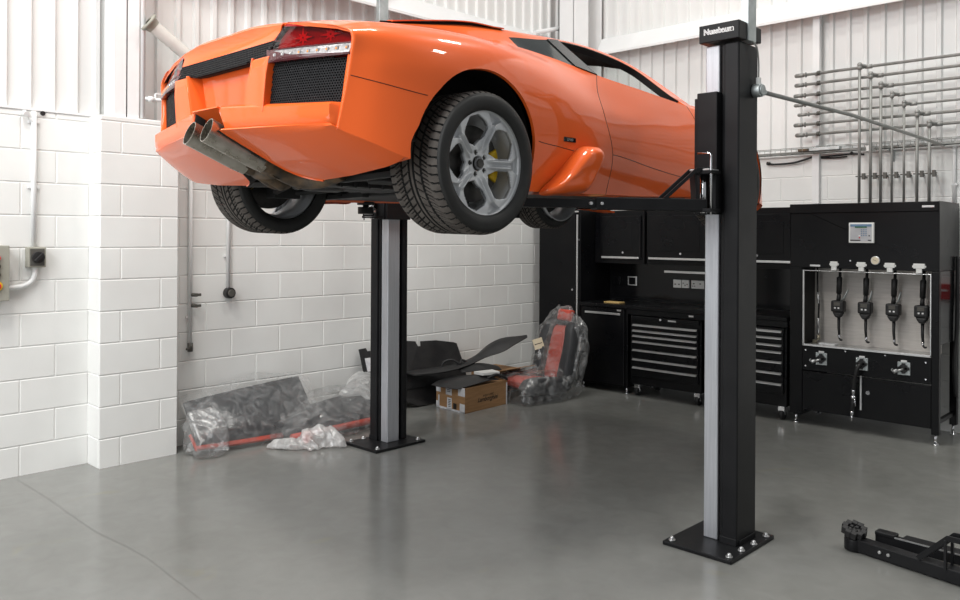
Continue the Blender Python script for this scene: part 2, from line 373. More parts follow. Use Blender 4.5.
# floor slab with a hairline joint
mb = MB(); mb.box((WX-.3,Y0-1,-.12),(3.6,BY+.3,0))
crack = [(-6.02,1.774),(-5.43,1.781),(-4.99,1.772),(-4.65,1.77),(-4.37,1.80),(-4.08,1.812),(-3.61,1.785),(-3.3,1.77)]
for (a,b),(c_,d) in zip(crack, crack[1:]):
    q = Vector((c_-a,d-b,0)).normalized(); r = Vector((-q.y,q.x,0))*.0010
    p0 = Vector((a,b,.0006)); p1 = Vector((c_,d,.0006))
    mb.add([p0-r,p1-r,p1+r,p0+r], [(0,1,2,3)], 1)
structure('floor', mb, ['floor','crack'])
# steelwork
def h_column(name, x0, x1, y0, y1, z0, z1, axis='x'):
    mb = MB(); t = .012
    if axis == 'x':   # flanges face +-X
        mb.box((x0,y0,z0),(x0+t,y1,z1)); mb.box((x1-t,y0,z0),(x1,y1,z1)); ym=(y0+y1)/2; mb.box((x0,ym-.006,z0),(x1,ym+.006,z1))
    else:
        mb.box((x0,y0,z0),(x1,y0+t,z1)); mb.box((x0,y1-t,z0),(x1,y1,z1)); xm=(x0+x1)/2; mb.box((xm-.006,y0,z0),(xm+.006,y1,z1))
    return structure(name, mb, 'steel_white', bevel=.002)
h_column('column_left', -6.10, -5.925, 2.355, 2.535, 2.493, 6.2)
h_column('column_corner', -5.99, -5.58, 7.50, 7.77, 1.98, 6.2, 'y')
def z_rail(name, pts_fn, a, b):
    prof = [(0,3.985),(.06,3.985),(.17,3.80),(.17,3.775),(.155,3.775),(.155,3.797),(.055,3.968),(0,3.968)]
    P0 = [pts_fn(a,h,z) for h,z in prof]; P1 = [pts_fn(b,h,z) for h,z in prof]
    mb = MB(); n = len(prof); mb.add(P0+P1, [(i,(i+1)%n,n+(i+1)%n,n+i) for i in range(n)]+[tuple(range(n))[::-1],tuple(range(n,2*n))])
    return structure(name, mb, 'steel_white')
z_rail('beam_left', lambda s,h,z: Vector((WX-.028+h,s,z)), Y0, 7.5)
z_rail('beam_back', lambda s,h,z: Vector((s,BY+.032-h,z-.05)), -5.58, 3.4)
# white box-section post against the back wall, under the pipe brackets
mb = MB(); mb.box((-3.125,7.745,1.97),(-3.06,7.798,3.80)); structure('column_back', mb, 'steel_white', bevel=.003)

# ------------------------------------------------------------------ services on the left wall
def clip(mb, c, axis, r, mi=0):
    c = Vector(c); a = Vector(axis); mb.beam(c-a*(r*2.2), c+a*(r*2.2), .012, .018, mi)
t = thing('isolator_switch', 'grey rotary isolator switch with black knob on the white block wall', 'switch', (WX+.004,1.905,1.41))
mb = MB(); mb.box((WX+.004,1.838,1.42),(WX+.07,1.953,1.56)); obj('enclosure', mb, 'grey_enclosure', t, bevel=.006)
mb = MB(); mb.box((WX+.07,1.850,1.432),(WX+.075,1.941,1.548)); obj('cover_plate', mb, 'grey_dark', t, bevel=.004)
mb = MB(); mb.cyl((WX+.075,1.898,1.49),(WX+.097,1.898,1.49),.040,20); mb.beam((WX+.107,1.873,1.465),(WX+.107,1.923,1.515),.018,.02); obj('knob', mb, 'black_plastic', t, bevel=.003)
t = thing('conduit', 'white conduit running down the wall into the grey isolator switch', 'conduit', (WX+.005,1.885,1.56))
mb = MB(); mb.tube([(WX+.022,1.886,2.49),(WX+.022,1.886,1.557)], .0165, 12); obj('tube', mb, 'steel_white', t)
for z in (2.42,1.97): mb = MB(); clip(mb, (WX+.013,1.886,z), (0,1,0), .0165); obj('saddle', mb, 'steel_white', t, bevel=.002)
mb = MB(); mb.tube(smooth_path([(WX+.03,1.893,1.422),(WX+.03,1.893,1.38),(WX+.03,1.873,1.328),(WX+.03,1.828,1.298),(WX+.03,1.77,1.287),(WX+.03,1.71,1.286)]), .0165, 12)
o = obj('conduit', mb, 'steel_white', loc=(WX+.03,1.82,1.29)); tag(o, 'white bent conduit joining the isolator switch to the control box', 'conduit')
t = thing('control_box', 'grey lift control box with coloured buttons at the wall edge', 'control box', (WX+.004,1.56,1.2))
mb = MB(); mb.box((WX+.004,1.40,1.205),(WX+.12,1.712,1.572)); obj('enclosure', mb, 'grey_enclosure', t, bevel=.005)
for z,m_ in ((1.49,'button_red'),(1.435,'black_plastic'),(1.38,'black_plastic')):
    mb = MB(); mb.cyl((WX+.12,1.634,z),(WX+.14,1.634,z),.02,16); obj('button', mb, m_, t, bevel=.002)
mb = MB(); mb.cyl((WX+.12,1.636,1.305),(WX+.126,1.636,1.305),.034,20); obj('switch_ring', mb, 'button_yellow', t)
mb = MB(); mb.cyl((WX+.126,1.636,1.305),(WX+.15,1.636,1.305),.02,16); obj('rotary_switch', mb, 'button_red', t, bevel=.002)
# cable gland and hole at the conduit top
o = obj('wall_hook', MB().cyl((WX+.004,1.83,2.48),(WX+.05,1.83,2.465),.018,12).beam((WX+.03,1.845,2.46),(WX+.03,1.875,2.42),.012,.012), 'steel_white', loc=(WX,1.83,2.48)); tag(o, 'small white hook fixed beside the conduit top', 'hook')
o = obj('cable_hole', MB().cyl((WX+.002,1.945,2.485),(WX+.014,1.945,2.485),.016,16), 'black_plastic', loc=(WX,1.945,2.485)); tag(o, 'small round black cable grommet beside the conduit top', 'grommet')
# air drop near the pier
t = thing('air_line', 'white air drop line with valves nearest the block pier', 'pipe', (WX+.02,3.02,.76))
mb = MB(); mb.tube([(WX+.021,3.02,2.49),(WX+.021,3.02,.775)], .0145, 12); obj('tube', mb, 'steel_white', t)
for z in (2.13,1.0): mb = MB(); clip(mb, (WX+.012,3.02,z), (0,1,0), .0145); obj('saddle', mb, 'steel_white', t, bevel=.002)
for z in (1.175,1.09): mb = MB(); mb.cyl((WX+.03,3.03,z),(WX+.07,3.055,z),.015,12); mb.box((WX+.066,3.035,z-.01),(WX+.078,3.085,z+.012)); obj('valve', mb, 'grey_dark', t, bevel=.002)
mb = MB(); mb.cyl((WX+.026,3.02,.795),(WX+.026,3.02,.73),.021,14); mb.cyl((WX+.026,3.02,.765),(WX+.08,2.965,.758),.009,10); obj('coupling', mb, 'grey_dark', t)
t = thing('conduit', 'white conduit ending in a round black outlet below the tyre', 'conduit', (WX+.02,3.345,1.17))
mb = MB(); mb.tube([(WX+.021,3.345,2.49),(WX+.021,3.345,1.215)], .0145, 12); obj('tube', mb, 'steel_white', t)
mb = MB(); clip(mb, (WX+.012,3.345,1.475), (0,1,0), .0145); obj('saddle', mb, 'steel_white', t, bevel=.002)
mb = MB(); mb.cyl((WX+.004,3.35,1.175),(WX+.06,3.35,1.175),.044,20); mb.cyl((WX+.06,3.35,1.175),(WX+.075,3.35,1.175),.03,20,mi=1); obj('outlet', mb, ['black_plastic','grey_dark'], t, bevel=.004)
# white pipes by the column
t = thing('water_pipe', 'white vertical pipe with a valve branch beside the white steel column', 'pipe', (-5.9,2.555,2.5))
mb = MB(); mb.tube([(-5.925,2.562,6.1),(-5.925,2.562,2.497)], .017, 12); obj('riser', mb, 'steel_white', t)
mb = MB(); mb.tube([(-5.925,2.562,2.645),(-5.925,2.80,2.645)], .0145, 12); mb.cyl((-5.925,2.60,2.645),(-5.925,2.64,2.645),.022,14); obj('branch', mb, 'steel_white', t)
mb = MB(); mb.cyl((-5.925,2.655,2.65),(-5.925,2.655,2.69),.008,10); mb.box((-5.935,2.655,2.684),(-5.915,2.74,2.694)); obj('valve_lever', mb, 'steel_white', t, bevel=.002)
t = thing('extraction_duct', 'off-white flanged extraction tube slanting down behind the car tail', 'duct', (-5.9,2.6,3.2))
d0 = Vector((-5.88,2.60,3.185)); d1 = Vector((-5.80,3.40,2.62)); dd = (d1-d0).normalized()
mb = MB(); pts = [d0+(d1-d0)*k/40 for k in range(41)]; mb.tube(pts, [.047+(.0025 if k%2 else 0) for k in range(41)], 20); obj('tube', mb, 'hose_white', t)
mb = MB(); mb.lathe(d0-dd*.03, dd, [(0,.036),(0,.072),(.018,.072),(.022,.058),(.06,.05)], 24); obj('flange', mb, 'grey_enclosure', t)
mb = MB(); mb.tube([(-6.03,7.62,6.1),(-6.03,7.62,4.18),(-6.03,7.585,4.11)], .028, 12); mb.tube([(-6.03,7.60,4.115),(-6.03,7.10,3.965)], .026, 12)
o = obj('rain_pipe', mb, 'steel_white', loc=(-6.03,7.6,4.0)); tag(o, 'white pipe with an elbow high in the far wall corner', 'pipe')
mb = MB(); mb.tube([(-6.0,4.86,6.1),(-6.0,4.86,2.6)], .035, 12)
o = obj('down_pipe', mb, 'steel_white', loc=(-6.0,4.86,2.6)); tag(o, 'white vertical pipe on the cladding beyond the far lift post', 'pipe')
# ------------------------------------------------------------------ two-post lift
def lift_post(sx, name, label):
    """sx = +1: post on the right (opening towards -X); -1 mirrored"""
    cx = -3.59; yo = 0 if sx > 0 else .045
    def X(d): return cx + sx*d           # d = distance from the lift's middle
    t = thing(name, label, 'lift post', (X(1.5),4.10+yo,0), 'two posts of the car lift')
    def bx(mb, d0, d1, y0, y1, z0, z1, mi=0): mb.box((X(d0),y0+yo,z0),(X(d1),y1+yo,z1),mi); return mb
    mb = MB(); bx(mb,1.25,1.645,3.835,4.335,.001,.022); bp = obj('base_plate', mb, 'black_paint', t, bevel=.004)
    for d,y in ((1.615,3.875),(1.62,4.0),(1.625,4.13),(1.62,4.285),(1.285,3.875),(1.29,4.29)):
        mb = MB(); y += yo; mb.cyl((X(d),y,.022),(X(d),y,.028),.018,16); mb.cyl((X(d),y,.028),(X(d),y,.040),.011,6); mb.sphere((X(d),y,.040),.008,8,sc=(1,1,.5)); obj('anchor_bolt', mb, 'bolt', bp)
    mb = MB()
    # folded column: web, two flanges with lips
    bx(mb,1.492,1.578,4.03,4.25,.022,2.69)
    bx(mb,1.40,1.495,4.20,4.25,.022,2.69)
    bx(mb,1.380,1.405,4.195,4.25,.022,2.69)
    bx(mb,1.470,1.495,4.045,4.075,.022,2.69)
    obj('column', mb, 'black_paint', t, bevel=.008)
    mb = MB(); bx(mb,1.578,1.584,4.05,4.24,.022,.05); bx(mb,1.48,1.578,4.024,4.03,.022,.06); obj('weld_foot', mb, 'black_paint', t, bevel=.004)
    mb = MB(); bx(mb,1.376,1.458,4.046,4.165,.022,2.69); sc = obj('screw_cover', mb, 'silver_plate', t, bevel=.006)
    # carriage
    mb = MB(); bx(mb,1.358,1.476,3.985,4.045,1.775,2.43); bx(mb,1.335,1.375,4.0,4.24,1.775,2.405); bx(mb,1.45,1.474,4.02,4.06,1.9,2.30); obj('carriage', mb, 'black_paint', t, bevel=.004)
    # top housing
    mb = MB(); bx(mb,1.360,1.592,4.0,4.09,2.70,2.795); bx(mb,1.360,1.592,4.19,4.26,2.71,2.79); bx(mb,1.360,1.50,4.085,4.20,2.70,2.79); th = obj('top_housing', mb, 'black_paint', t, bevel=.004)
    mb = MB(); put_text(mb, 'Nussbaum', .041, (X(1.476),3.9985+yo,2.755), (1,0,0), (0,0,1), spacing=1.0, bold=.0022); obj('logo', mb, 'white_print', th, clean=False)
    mb = MB(); put_text(mb, 'Nussbaum', .041, (X(1.476),3.9978+yo,2.755), (1,0,0), (0,0,1), spacing=1.0, bold=-.0012); obj('logo', mb, 'black_paint', th, clean=False)
    # galvanised cable duct rising to the overhead bridge
    mb = MB(); mb.box((X(1.555),4.092+yo,2.70),(X(1.60),4.182+yo,6.0)); obj('cable_duct', mb, 'galv', t, bevel=.003)
    return t, X
RP, RX = lift_post(1, 'lift_post', 'black lift post with silver strip nearest the camera, right of the orange car')
LP, LX = lift_post(-1, 'lift_post', 'black lift post with silver strip behind the car, by the left wall')
def pad(mb_parent, c, ztop, n='lift_pad'):
    """rubber pad on a screw, c = (x,y), sits on the arm end"""
    x,y = c
    mb = MB(); mb.cyl((x,y,1.80),(x,y,ztop-.018),.022,16); obj('pad_screw', mb, 'chrome', mb_parent)
    mb = MB(); mb.cyl((x,y,ztop-.018),(x,y,ztop),.06,24); obj(n, mb, 'black_plastic', mb_parent, bevel=.003)
def swing_arm(t, root, tip, ztop, brace=True):
    """telescopic arm of box section from the carriage pin to its pad"""
    r = Vector((root[0],root[1],1.822)); e = Vector((tip[0],tip[1],1.822)); d = (e-r).normalized(); L = (e-r).length
    mb = MB(); mb.beam(r, r+d*(L*.58), .085, .062); a = obj('swing_arm', mb, 'black_paint', t, bevel=.004)
    mb = MB(); mb.beam(r+d*(L*.50), e+d*.02, .06, .044); mb.cyl(e-Vector((0,0,.024)), e+Vector((0,0,.024)), .055, 20); s = obj('arm_extension', mb, 'black_paint', a, bevel=.003)
    side = d.cross(Vector((0,0,1))).normalized()
    if side.y > 0 and side.x < 0: side = -side
    for k,f in ((0,.555),(1,.61)):
        p = r+d*(L*f)+Vector((0,0,.0)); mb = MB()
        for q in (1,-1): mb.cyl(p+side*q*.028, p+side*q*.05, .008, 10)
        obj('arm_bolt', mb, 'bolt', a)
    if brace:
        mb = MB(); u = Vector((0,0,1)); b0 = r+d*(L*.225)+u*.03; b1 = r+d*.06+u*.185; b2 = r-d*.03+u*.19
        for q in (1,-1):
            mb.beam(b0+side*.036*q, b1+side*.036*q, .012, .018); mb.beam(b1+side*.036*q, b2+side*.036*q, .012, .018)
        mb.beam(r+d*.05+u*.03, b1-u*.01, .06, .014); obj('arm_brace', mb, 'black_paint', a, bevel=.002)
        mb = MB(); mb.beam(r+d*.12+u*.033, r+d*(L*.45)+u*.033, .05, .006); obj('rubber_strip', mb, 'black_plastic', a)
    pad(a, tip, ztop)
    return a
ZR = 1.878      # height of the jacking points under the sills
for t,X,sx in ((RP,RX,1),(LP,LX,-1)):
    yo = 0 if sx > 0 else .045
    # pivot block with pins in front of and behind the column
    mb = MB(); mb.box((X(1.375),3.88+yo,1.785),(X(1.50),3.99+yo,1.803)); mb.box((X(1.375),3.88+yo,1.985),(X(1.50),3.99+yo,2.003))
    mb.box((X(1.455),3.95+yo,1.80),(X(1.49),3.99+yo,1.99)); obj('pivot_bracket', mb, 'black_paint', t, bevel=.003)
    mb = MB(); mb.cyl((X(1.432),3.925+yo,1.78),(X(1.432),3.925+yo,2.008),.017,16); pn = obj('pivot_pin', mb, 'chrome', t)
    mb = MB(); mb.tube([(X(1.492),3.895+yo,1.77),(X(1.492),3.895+yo,2.08),(X(1.487),3.895+yo,2.092),(X(1.415),3.895+yo,2.094)], .006, 8); obj('lock_rod', mb, 'chrome', t)
    mb = MB(); mb.box((X(1.375),3.88+yo,2.003),(X(1.49),3.985+yo,2.012)); obj('zinc_cover', mb, 'bolt', t, bevel=.002)
    swing_arm(t, (X(1.432),3.925+yo), (X(.86),3.03) if sx > 0 else (X(.865),3.47), ZR, brace=sx > 0)
    swing_arm(t, (X(1.40),4.30+yo), (X(.86),4.98), ZR+.02, brace=False)
# junction box and cable on the right-hand post
t = thing('junction_box', 'round grey junction box with a cable on the near lift post', 'junction box', (-2.003,4.20,2.45))
mb = MB(); mb.cyl((-2.011,4.20,2.445),(-1.965,4.20,2.445),.036,24); mb.cyl((-1.965,4.20,2.445),(-1.955,4.20,2.445),.03,24); obj('box', mb, 'galv', t, bevel=.004)
mb = MB(); mb.cyl((-1.985,4.20,2.478),(-1.985,4.20,2.515),.014,14); obj('gland', mb, 'white_plastic', t, bevel=.003)
mb = MB(); mb.tube(smooth_path([(-1.985,4.20,2.515),(-1.985,4.20,2.60),(-1.985,4.18,2.67),(-1.99,4.14,2.70)]), .0045, 8); obj('cable', mb, 'pipe_galv', t)
t = thing('cable_conduit', 'thin grey conduit slanting from the near lift post to the back wall', 'conduit', (-1.985,4.24,2.44))
mb = MB(); mb.tube([(-1.985,4.235,2.443),(-1.99,5.6,2.465),(-1.995,7.70,2.44)], .0125, 12); obj('tube', mb, 'pipe_galv', t)
mb = MB(); mb.cyl((-1.985,4.225,2.443),(-1.985,4.27,2.444),.018,14); obj('coupling', mb, 'galv', t)

# ------------------------------------------------------------------ arm of the next lift, lying low over the floor on the right
t = thing('vehicle_lift', 'black folded lift arm with a round pad lying at the right floor edge', 'lift arm', (-1.45,4.5,0))
e = Vector((-1.575,4.49,.045)); r = Vector((-.80,4.35,.045)); d = (r-e).normalized(); s_ = Vector((-d.y,d.x,0))
mb = MB(); mb.beam(e+d*.02-Vector((0,0,.006)), r-Vector((0,0,.006)), .07, .065); mb.cyl(e+Vector((0,0,-.04)), e+Vector((0,0,.02)), .052, 20); a = obj('arm_beam', mb, 'black_paint', t, bevel=.004)
mb = MB(); mb.cyl(e+Vector((0,0,.02)), e+Vector((-.006,.004,.044)), .026, 16); obj('pad_screw', mb, 'silver_plate', t)
mb = MB(); pc = Vector((0,0,0)); TX = Matrix.Translation(e+Vector((-.012,.008,.062))) @ Matrix.Rotation(radians(-34),4,Vector((-.75,.66,0)).cross(Vector((0,0,1)))) if False else Matrix.Translation(e+Vector((-.006,.004,.044))) @ Matrix.Rotation(radians(20),4,Vector((.80,.60,0)))
mb.cyl(pc, pc+Vector((0,0,.02)), .05, 24)
for k in range(10):
    an = 2*pi*k/10; q = pc+Vector((cos(an)*.047,sin(an)*.047,.012)); mb.box(q-Vector((.014,.014,.012)), q+Vector((.014,.014,.024)))
for k in range(5):
    an = 2*pi*k/5; q = pc+Vector((cos(an)*.022,sin(an)*.022,.018)); mb.box(q-Vector((.008,.008,.008)), q+Vector((.008,.008,.012)))
mb.v = [TX @ p for p in mb.v]; obj('lift_pad', mb, 'black_plastic', t, bevel=.002)
for k,f in ((0,.155),(1,.20)):
    mb = MB(); p = e+d*f-s_*.035; mb.cyl(p-s_*.0, p-s_*.008, .008, 10); obj('arm_bolt', mb, 'bolt', a)
# second arm folded beside it
e2 = Vector((-1.50,4.60,.06)); r2 = Vector((-.75,4.56,.06)); d2 = (r2-e2).normalized()
mb = MB(); mb.beam(e2, r2, .05, .05); mb.beam(e2+d2*.12+Vector((0,.055,.012)), e2+d2*.52+Vector((0,.055,.012)), .07, .016); mb.beam(e2+d2*.0+Vector((0,.0,.03)), e2+d2*.1+Vector((0,0,.03)), .06,.02)
b = obj('folded_arm', mb, 'black_paint', t, bevel=.004)
mb = MB(); mb.beam(e2+d2*.06+Vector((0,-.026,.028)), r2+Vector((0,-.026,.028)), .006,.006); obj('zinc_edge', mb, 'bolt', b)
mb = MB(); u = Vector((0,0,1))
b0 = e+d*.345+u*.03
for q in (1,-1):
    o_ = s_*.035*q
    mb.beam(b0+o_, e+d*.49+u*.175+o_, .012,.026); mb.beam(e+d*.485+u*.172+o_, r+u*.185+o_, .012,.026); mb.beam(e+d*.475+u*.16+o_, e+d*.475+u*.02+o_, .012,.022, up=(0,1,0))
obj('arm_brace', mb, 'black_paint', a, bevel=.002)
mb = MB(); mb.box((-1.02,4.36,.0),(-.72,4.68,.022)); mb.cyl((-.95,4.40,.0),(-.95,4.40,.2),.03,16); obj('pivot_foot', mb, 'black_paint', t, bevel=.003)
# ------------------------------------------------------------------ the orange sports car on the lift
CX = -3.565
car = thing('sports_car', 'orange low-slung sports car raised on the two-post lift', 'car', (CX,2.7,1.66))
def cp(x,y,z): return Vector((CX+x,y,z))
# net of stations (rear to nose); rows: 0 centre top, 1 mid, 2 roof edge, 3 glass top, 4 belt, 5 shoulder, 6 widest, 7 sill seam, 8 bottom edge, 9 under
NET = [
 [(1.95,0,2.60),(1.952,.25,2.600),(1.965,.46,2.583),(1.985,.62,2.560),(2.015,.78,2.527),(2.035,.87,2.485),(2.035,.862,2.39),(2.03,.850,2.312),(2.0,.818,2.090),(2.0,.76,2.08)],
 [(2.15,0,2.64),(2.15,.25,2.637),(2.15,.50,2.622),(2.15,.66,2.594),(2.15,.80,2.563),(2.15,.905,2.50),(2.15,.930,2.39),(2.14,.920,2.285),(2.115,.90,2.035),(2.115,.80,2.02)],
 [(2.38,0,2.68),(2.38,.25,2.675),(2.38,.52,2.655),(2.37,.69,2.612),(2.36,.83,2.582),(2.35,.94,2.51),(2.35,.985,2.39),(2.335,.985,2.252),(2.235,.955,1.985),(2.22,.84,1.975)],
 [(2.70,0,2.735),(2.70,.25,2.728),(2.70,.54,2.705),(2.70,.70,2.643),(2.70,.84,2.602),(2.69,.955,2.525),(2.69,1.005,2.40),(2.69,1.015,2.24),(2.69,1.0,1.93),(2.69,.86,1.92)],
 [(3.02,0,2.79),(3.02,.25,2.782),(3.02,.55,2.758),(3.02,.69,2.655),(3.02,.79,2.620),(3.02,.925,2.53),(3.03,.99,2.37),(3.04,1.0,2.122),(3.03,.955,1.876),(3.03,.85,1.868)],
 [(3.22,0,2.82),(3.22,.25,2.812),(3.23,.55,2.779),(3.24,.635,2.718),(3.22,.72,2.650),(3.22,.90,2.53),(3.22,.983,2.36),(3.23,.993,2.105),(3.23,.935,1.878),(3.23,.85,1.868)],
 [(3.45,0,2.85),(3.45,.25,2.842),(3.47,.542,2.797),(3.50,.612,2.757),(3.46,.765,2.622),(3.45,.885,2.50),(3.45,.968,2.34),(3.45,.98,2.092),(3.45,.915,1.882),(3.45,.85,1.872)],
 [(3.72,0,2.875),(3.72,.25,2.866),(3.73,.532,2.818),(3.735,.575,2.797),(3.765,.835,2.566),(3.70,.890,2.455),(3.68,.950,2.32),(3.74,.965,2.105),(3.76,.905,1.888),(3.76,.85,1.878)],
 [(4.15,0,2.885),(4.15,.25,2.874),(4.15,.535,2.826),(4.15,.565,2.802),(4.22,.858,2.532),(4.20,.90,2.43),(4.20,.942,2.29),(4.20,.952,2.055),(4.20,.90,1.894),(4.20,.85,1.882)],
 [(4.45,0,2.845),(4.45,.28,2.832),(4.50,.585,2.768),(4.50,.61,2.738),(4.50,.865,2.512),(4.50,.902,2.41),(4.50,.942,2.27),(4.50,.950,2.025),(4.50,.90,1.905),(4.50,.85,1.89)],
 [(5.10,0,2.57),(5.07,.33,2.565),(4.92,.755,2.552),(4.72,.80,2.542),(4.71,.868,2.498),(4.75,.91,2.40),(4.78,.945,2.25),(4.80,.952,2.0),(4.80,.905,1.91),(4.80,.85,1.90)],
 [(5.22,0,2.515),(5.20,.33,2.515),(5.07,.73,2.530),(5.03,.80,2.530),(5.02,.885,2.485),(5.01,.935,2.40),(5.01,.955,2.25),(5.01,.958,2.02),(5.0,.945,1.90),(5.0,.82,1.90)],
 [(5.42,0,2.455),(5.41,.33,2.462),(5.36,.64,2.512),(5.345,.76,2.520),(5.345,.87,2.485),(5.345,.935,2.40),(5.345,.962,2.25),(5.345,.965,2.05),(5.345,.95,1.90),(5.345,.80,1.90)],
 [(5.72,0,2.385),(5.71,.33,2.39),(5.68,.56,2.41),(5.67,.71,2.41),(5.66,.82,2.38),(5.65,.895,2.31),(5.65,.92,2.20),(5.65,.925,2.05),(5.64,.92,1.90),(5.64,.76,1.90)],
 [(6.05,0,2.25),(6.04,.33,2.25),(5.98,.52,2.25),(5.95,.64,2.24),(5.93,.73,2.21),(5.92,.785,2.16),(5.915,.805,2.09),(5.91,.820,2.0),(5.91,.83,1.885),(5.90,.68,1.88)],
 [(6.26,0,2.08),(6.24,.30,2.08),(6.18,.46,2.08),(6.14,.56,2.07),(6.11,.63,2.05),(6.09,.675,2.02),(6.08,.70,1.98),(6.07,.715,1.93),(6.06,.725,1.86),(6.05,.60,1.86)],
]
NET = [[Vector((p[1],p[0],p[2])) for p in st] for st in NET]
def spline(pts, n, brk=()):
    """interpolating Hermite through pts (chord-length), n steps per span, tangents broken at brk"""
    m = len(pts); t = [0.]
    for a,b in zip(pts, pts[1:]): t.append(t[-1]+max((b-a).length, 1e-5)**.75)
    def tan(i, side):
        if i == 0 or i == m-1 or i in brk:
            j = i if (side > 0 and i < m-1) or i == 0 else i-1
            return (pts[j+1]-pts[j])/(t[j+1]-t[j])
        d0 = (pts[i]-pts[i-1])/(t[i]-t[i-1]); d1 = (pts[i+1]-pts[i])/(t[i+1]-t[i]); w0 = t[i+1]-t[i]; w1 = t[i]-t[i-1]
        return (d0*w0+d1*w1)/(w0+w1)
    R = []
    for i in range(m-1):
        h = t[i+1]-t[i]; a = tan(i,1)*h; b = tan(i+1,-1)*h
        for k in range(n):
            u = k/n; R.append(pts[i]*(2*u**3-3*u*u+1)+a*(u**3-2*u*u+u)+pts[i+1]*(3*u*u-2*u**3)+b*(u**3-u*u))
    R.append(pts[-1]); return R
NS = 10; NR = 8
BRK = (2,3,4,8)
fine = [spline(st, NR, BRK) for st in NET]            # along rows
cols = list(zip(*fine))
G = [spline(list(c), NS) for c in cols]               # G[row][station]
nR = len(G); nS = len(G[0])
GV = [[G[r][s] for r in range(nR)] for s in range(nS)]
ARCH = [(2.69,2.07),(5.345,2.06)]
RAD = [(-180,.425),(-150,.46),(-90,.40),(-34,.36),(-1,.344),(98,.343),(115,.350),(144,.364),(160,.382),(175,.400),(180,.425)]
def arch_r(k, an):
    """opening radius of arch k at an angle (degrees from straight ahead, over the top)"""
    if k == 1: return .335
    for (a,ra),(b,rb) in zip(RAD, RAD[1:]):
        if a <= an <= b: return ra+(rb-ra)*(an-a)/(b-a)
    return .36
def arch_f(p):
    """> 0 outside the wheel openings"""
    if p.x < .55: return 1.
    return min(sqrt((p.y-a)**2+(p.z-b)**2)-arch_r(k, math.degrees(atan2(p.z-b,p.y-a))) for k,(a,b) in enumerate(ARCH))
REG = {}
def region(i,j):
    """which part a net cell belongs to"""
    if j >= 9: return 'skip'
    if i >= 13: return 'front_bumper'
    if j == 3:
        if 5 <= i <= 6: return 'quarter_window'
        if 7 <= i <= 9: return 'hole'
    if j in (0,1):
        if i <= 4: return 'engine_cover'
        if i == 9: return 'windscreen'
        if 10 <= i: return 'bonnet'
    if 4 <= j <= 6 and 7 <= i <= 9: return 'door'
    if j == 7 and i <= 1: return 'rear_bumper'
    return 'body'
cells = {}
def clip_cell(P):
    """part of a polygon outside the wheel openings"""
    F = [arch_f(p) for p in P]
    if min(F) >= 0: return P
    if max(F) <= 0: return None
    R = []
    for i in range(len(P)):
        a,b,fa,fb = P[i-1],P[i],F[i-1],F[i]
        if fa*fb < 0:
            lo,hi = (a,b) if fa > 0 else (b,a)
            for _ in range(24):
                m_ = (lo+hi)/2
                if arch_f(m_) > 0: lo = m_
                else: hi = m_
            R.append((lo+hi)/2)
        if fb >= 0: R.append(b)
    return R if len(R) > 2 else None
for s in range(nS-1):
    for r in range(nR-1):
        reg = region(min(s//NS,14), min(r//NR,8))
        if reg in ('hole','skip'): continue
        q = clip_cell([GV[a][b] for a,b in ((s,r),(s+1,r),(s+1,r+1),(s,r+1))])
        if q: cells.setdefault(reg, []).append(q)
def car_mesh(qs, sides=(1,-1)):
    mb = MB()
    for sd in sides:
        ix = {}
        for q in qs:
            f = []
            for p in q:
                k = (round(p.x,5),round(p.y,5),round(p.z,5))
                if k not in ix: ix[k] = len(mb.v); mb.v.append(cp(p.x*sd,p.y,p.z))
                if ix[k] not in f: f.append(ix[k])
            if len(f) > 2: mb.f.append((f[::-1] if sd > 0 else f, 0, True))
    return mb
th = (.016,-1,1,0)
body = obj('body', car_mesh(cells['body']), ['orange','inner'], car, solid=th, recalc=False)
for sd in (1,-1):
    d_ = obj('door', car_mesh(cells['door'],(sd,)), ['orange','inner'], car, solid=th, recalc=False)
    obj('quarter_window', car_mesh(cells['quarter_window'],(sd,)), ['glass_dark','inner'], car, solid=th, recalc=False)
obj('engine_cover', car_mesh(cells['engine_cover']), ['orange','inner'], car, solid=th, recalc=False)
obj('bonnet', car_mesh(cells['bonnet']), ['orange','inner'], car, solid=th, recalc=False)
obj('windscreen', car_mesh(cells['windscreen']), ['windscreen'], car)
obj('front_bumper', car_mesh(cells['front_bumper']), ['orange','inner'], car, solid=th, recalc=False)
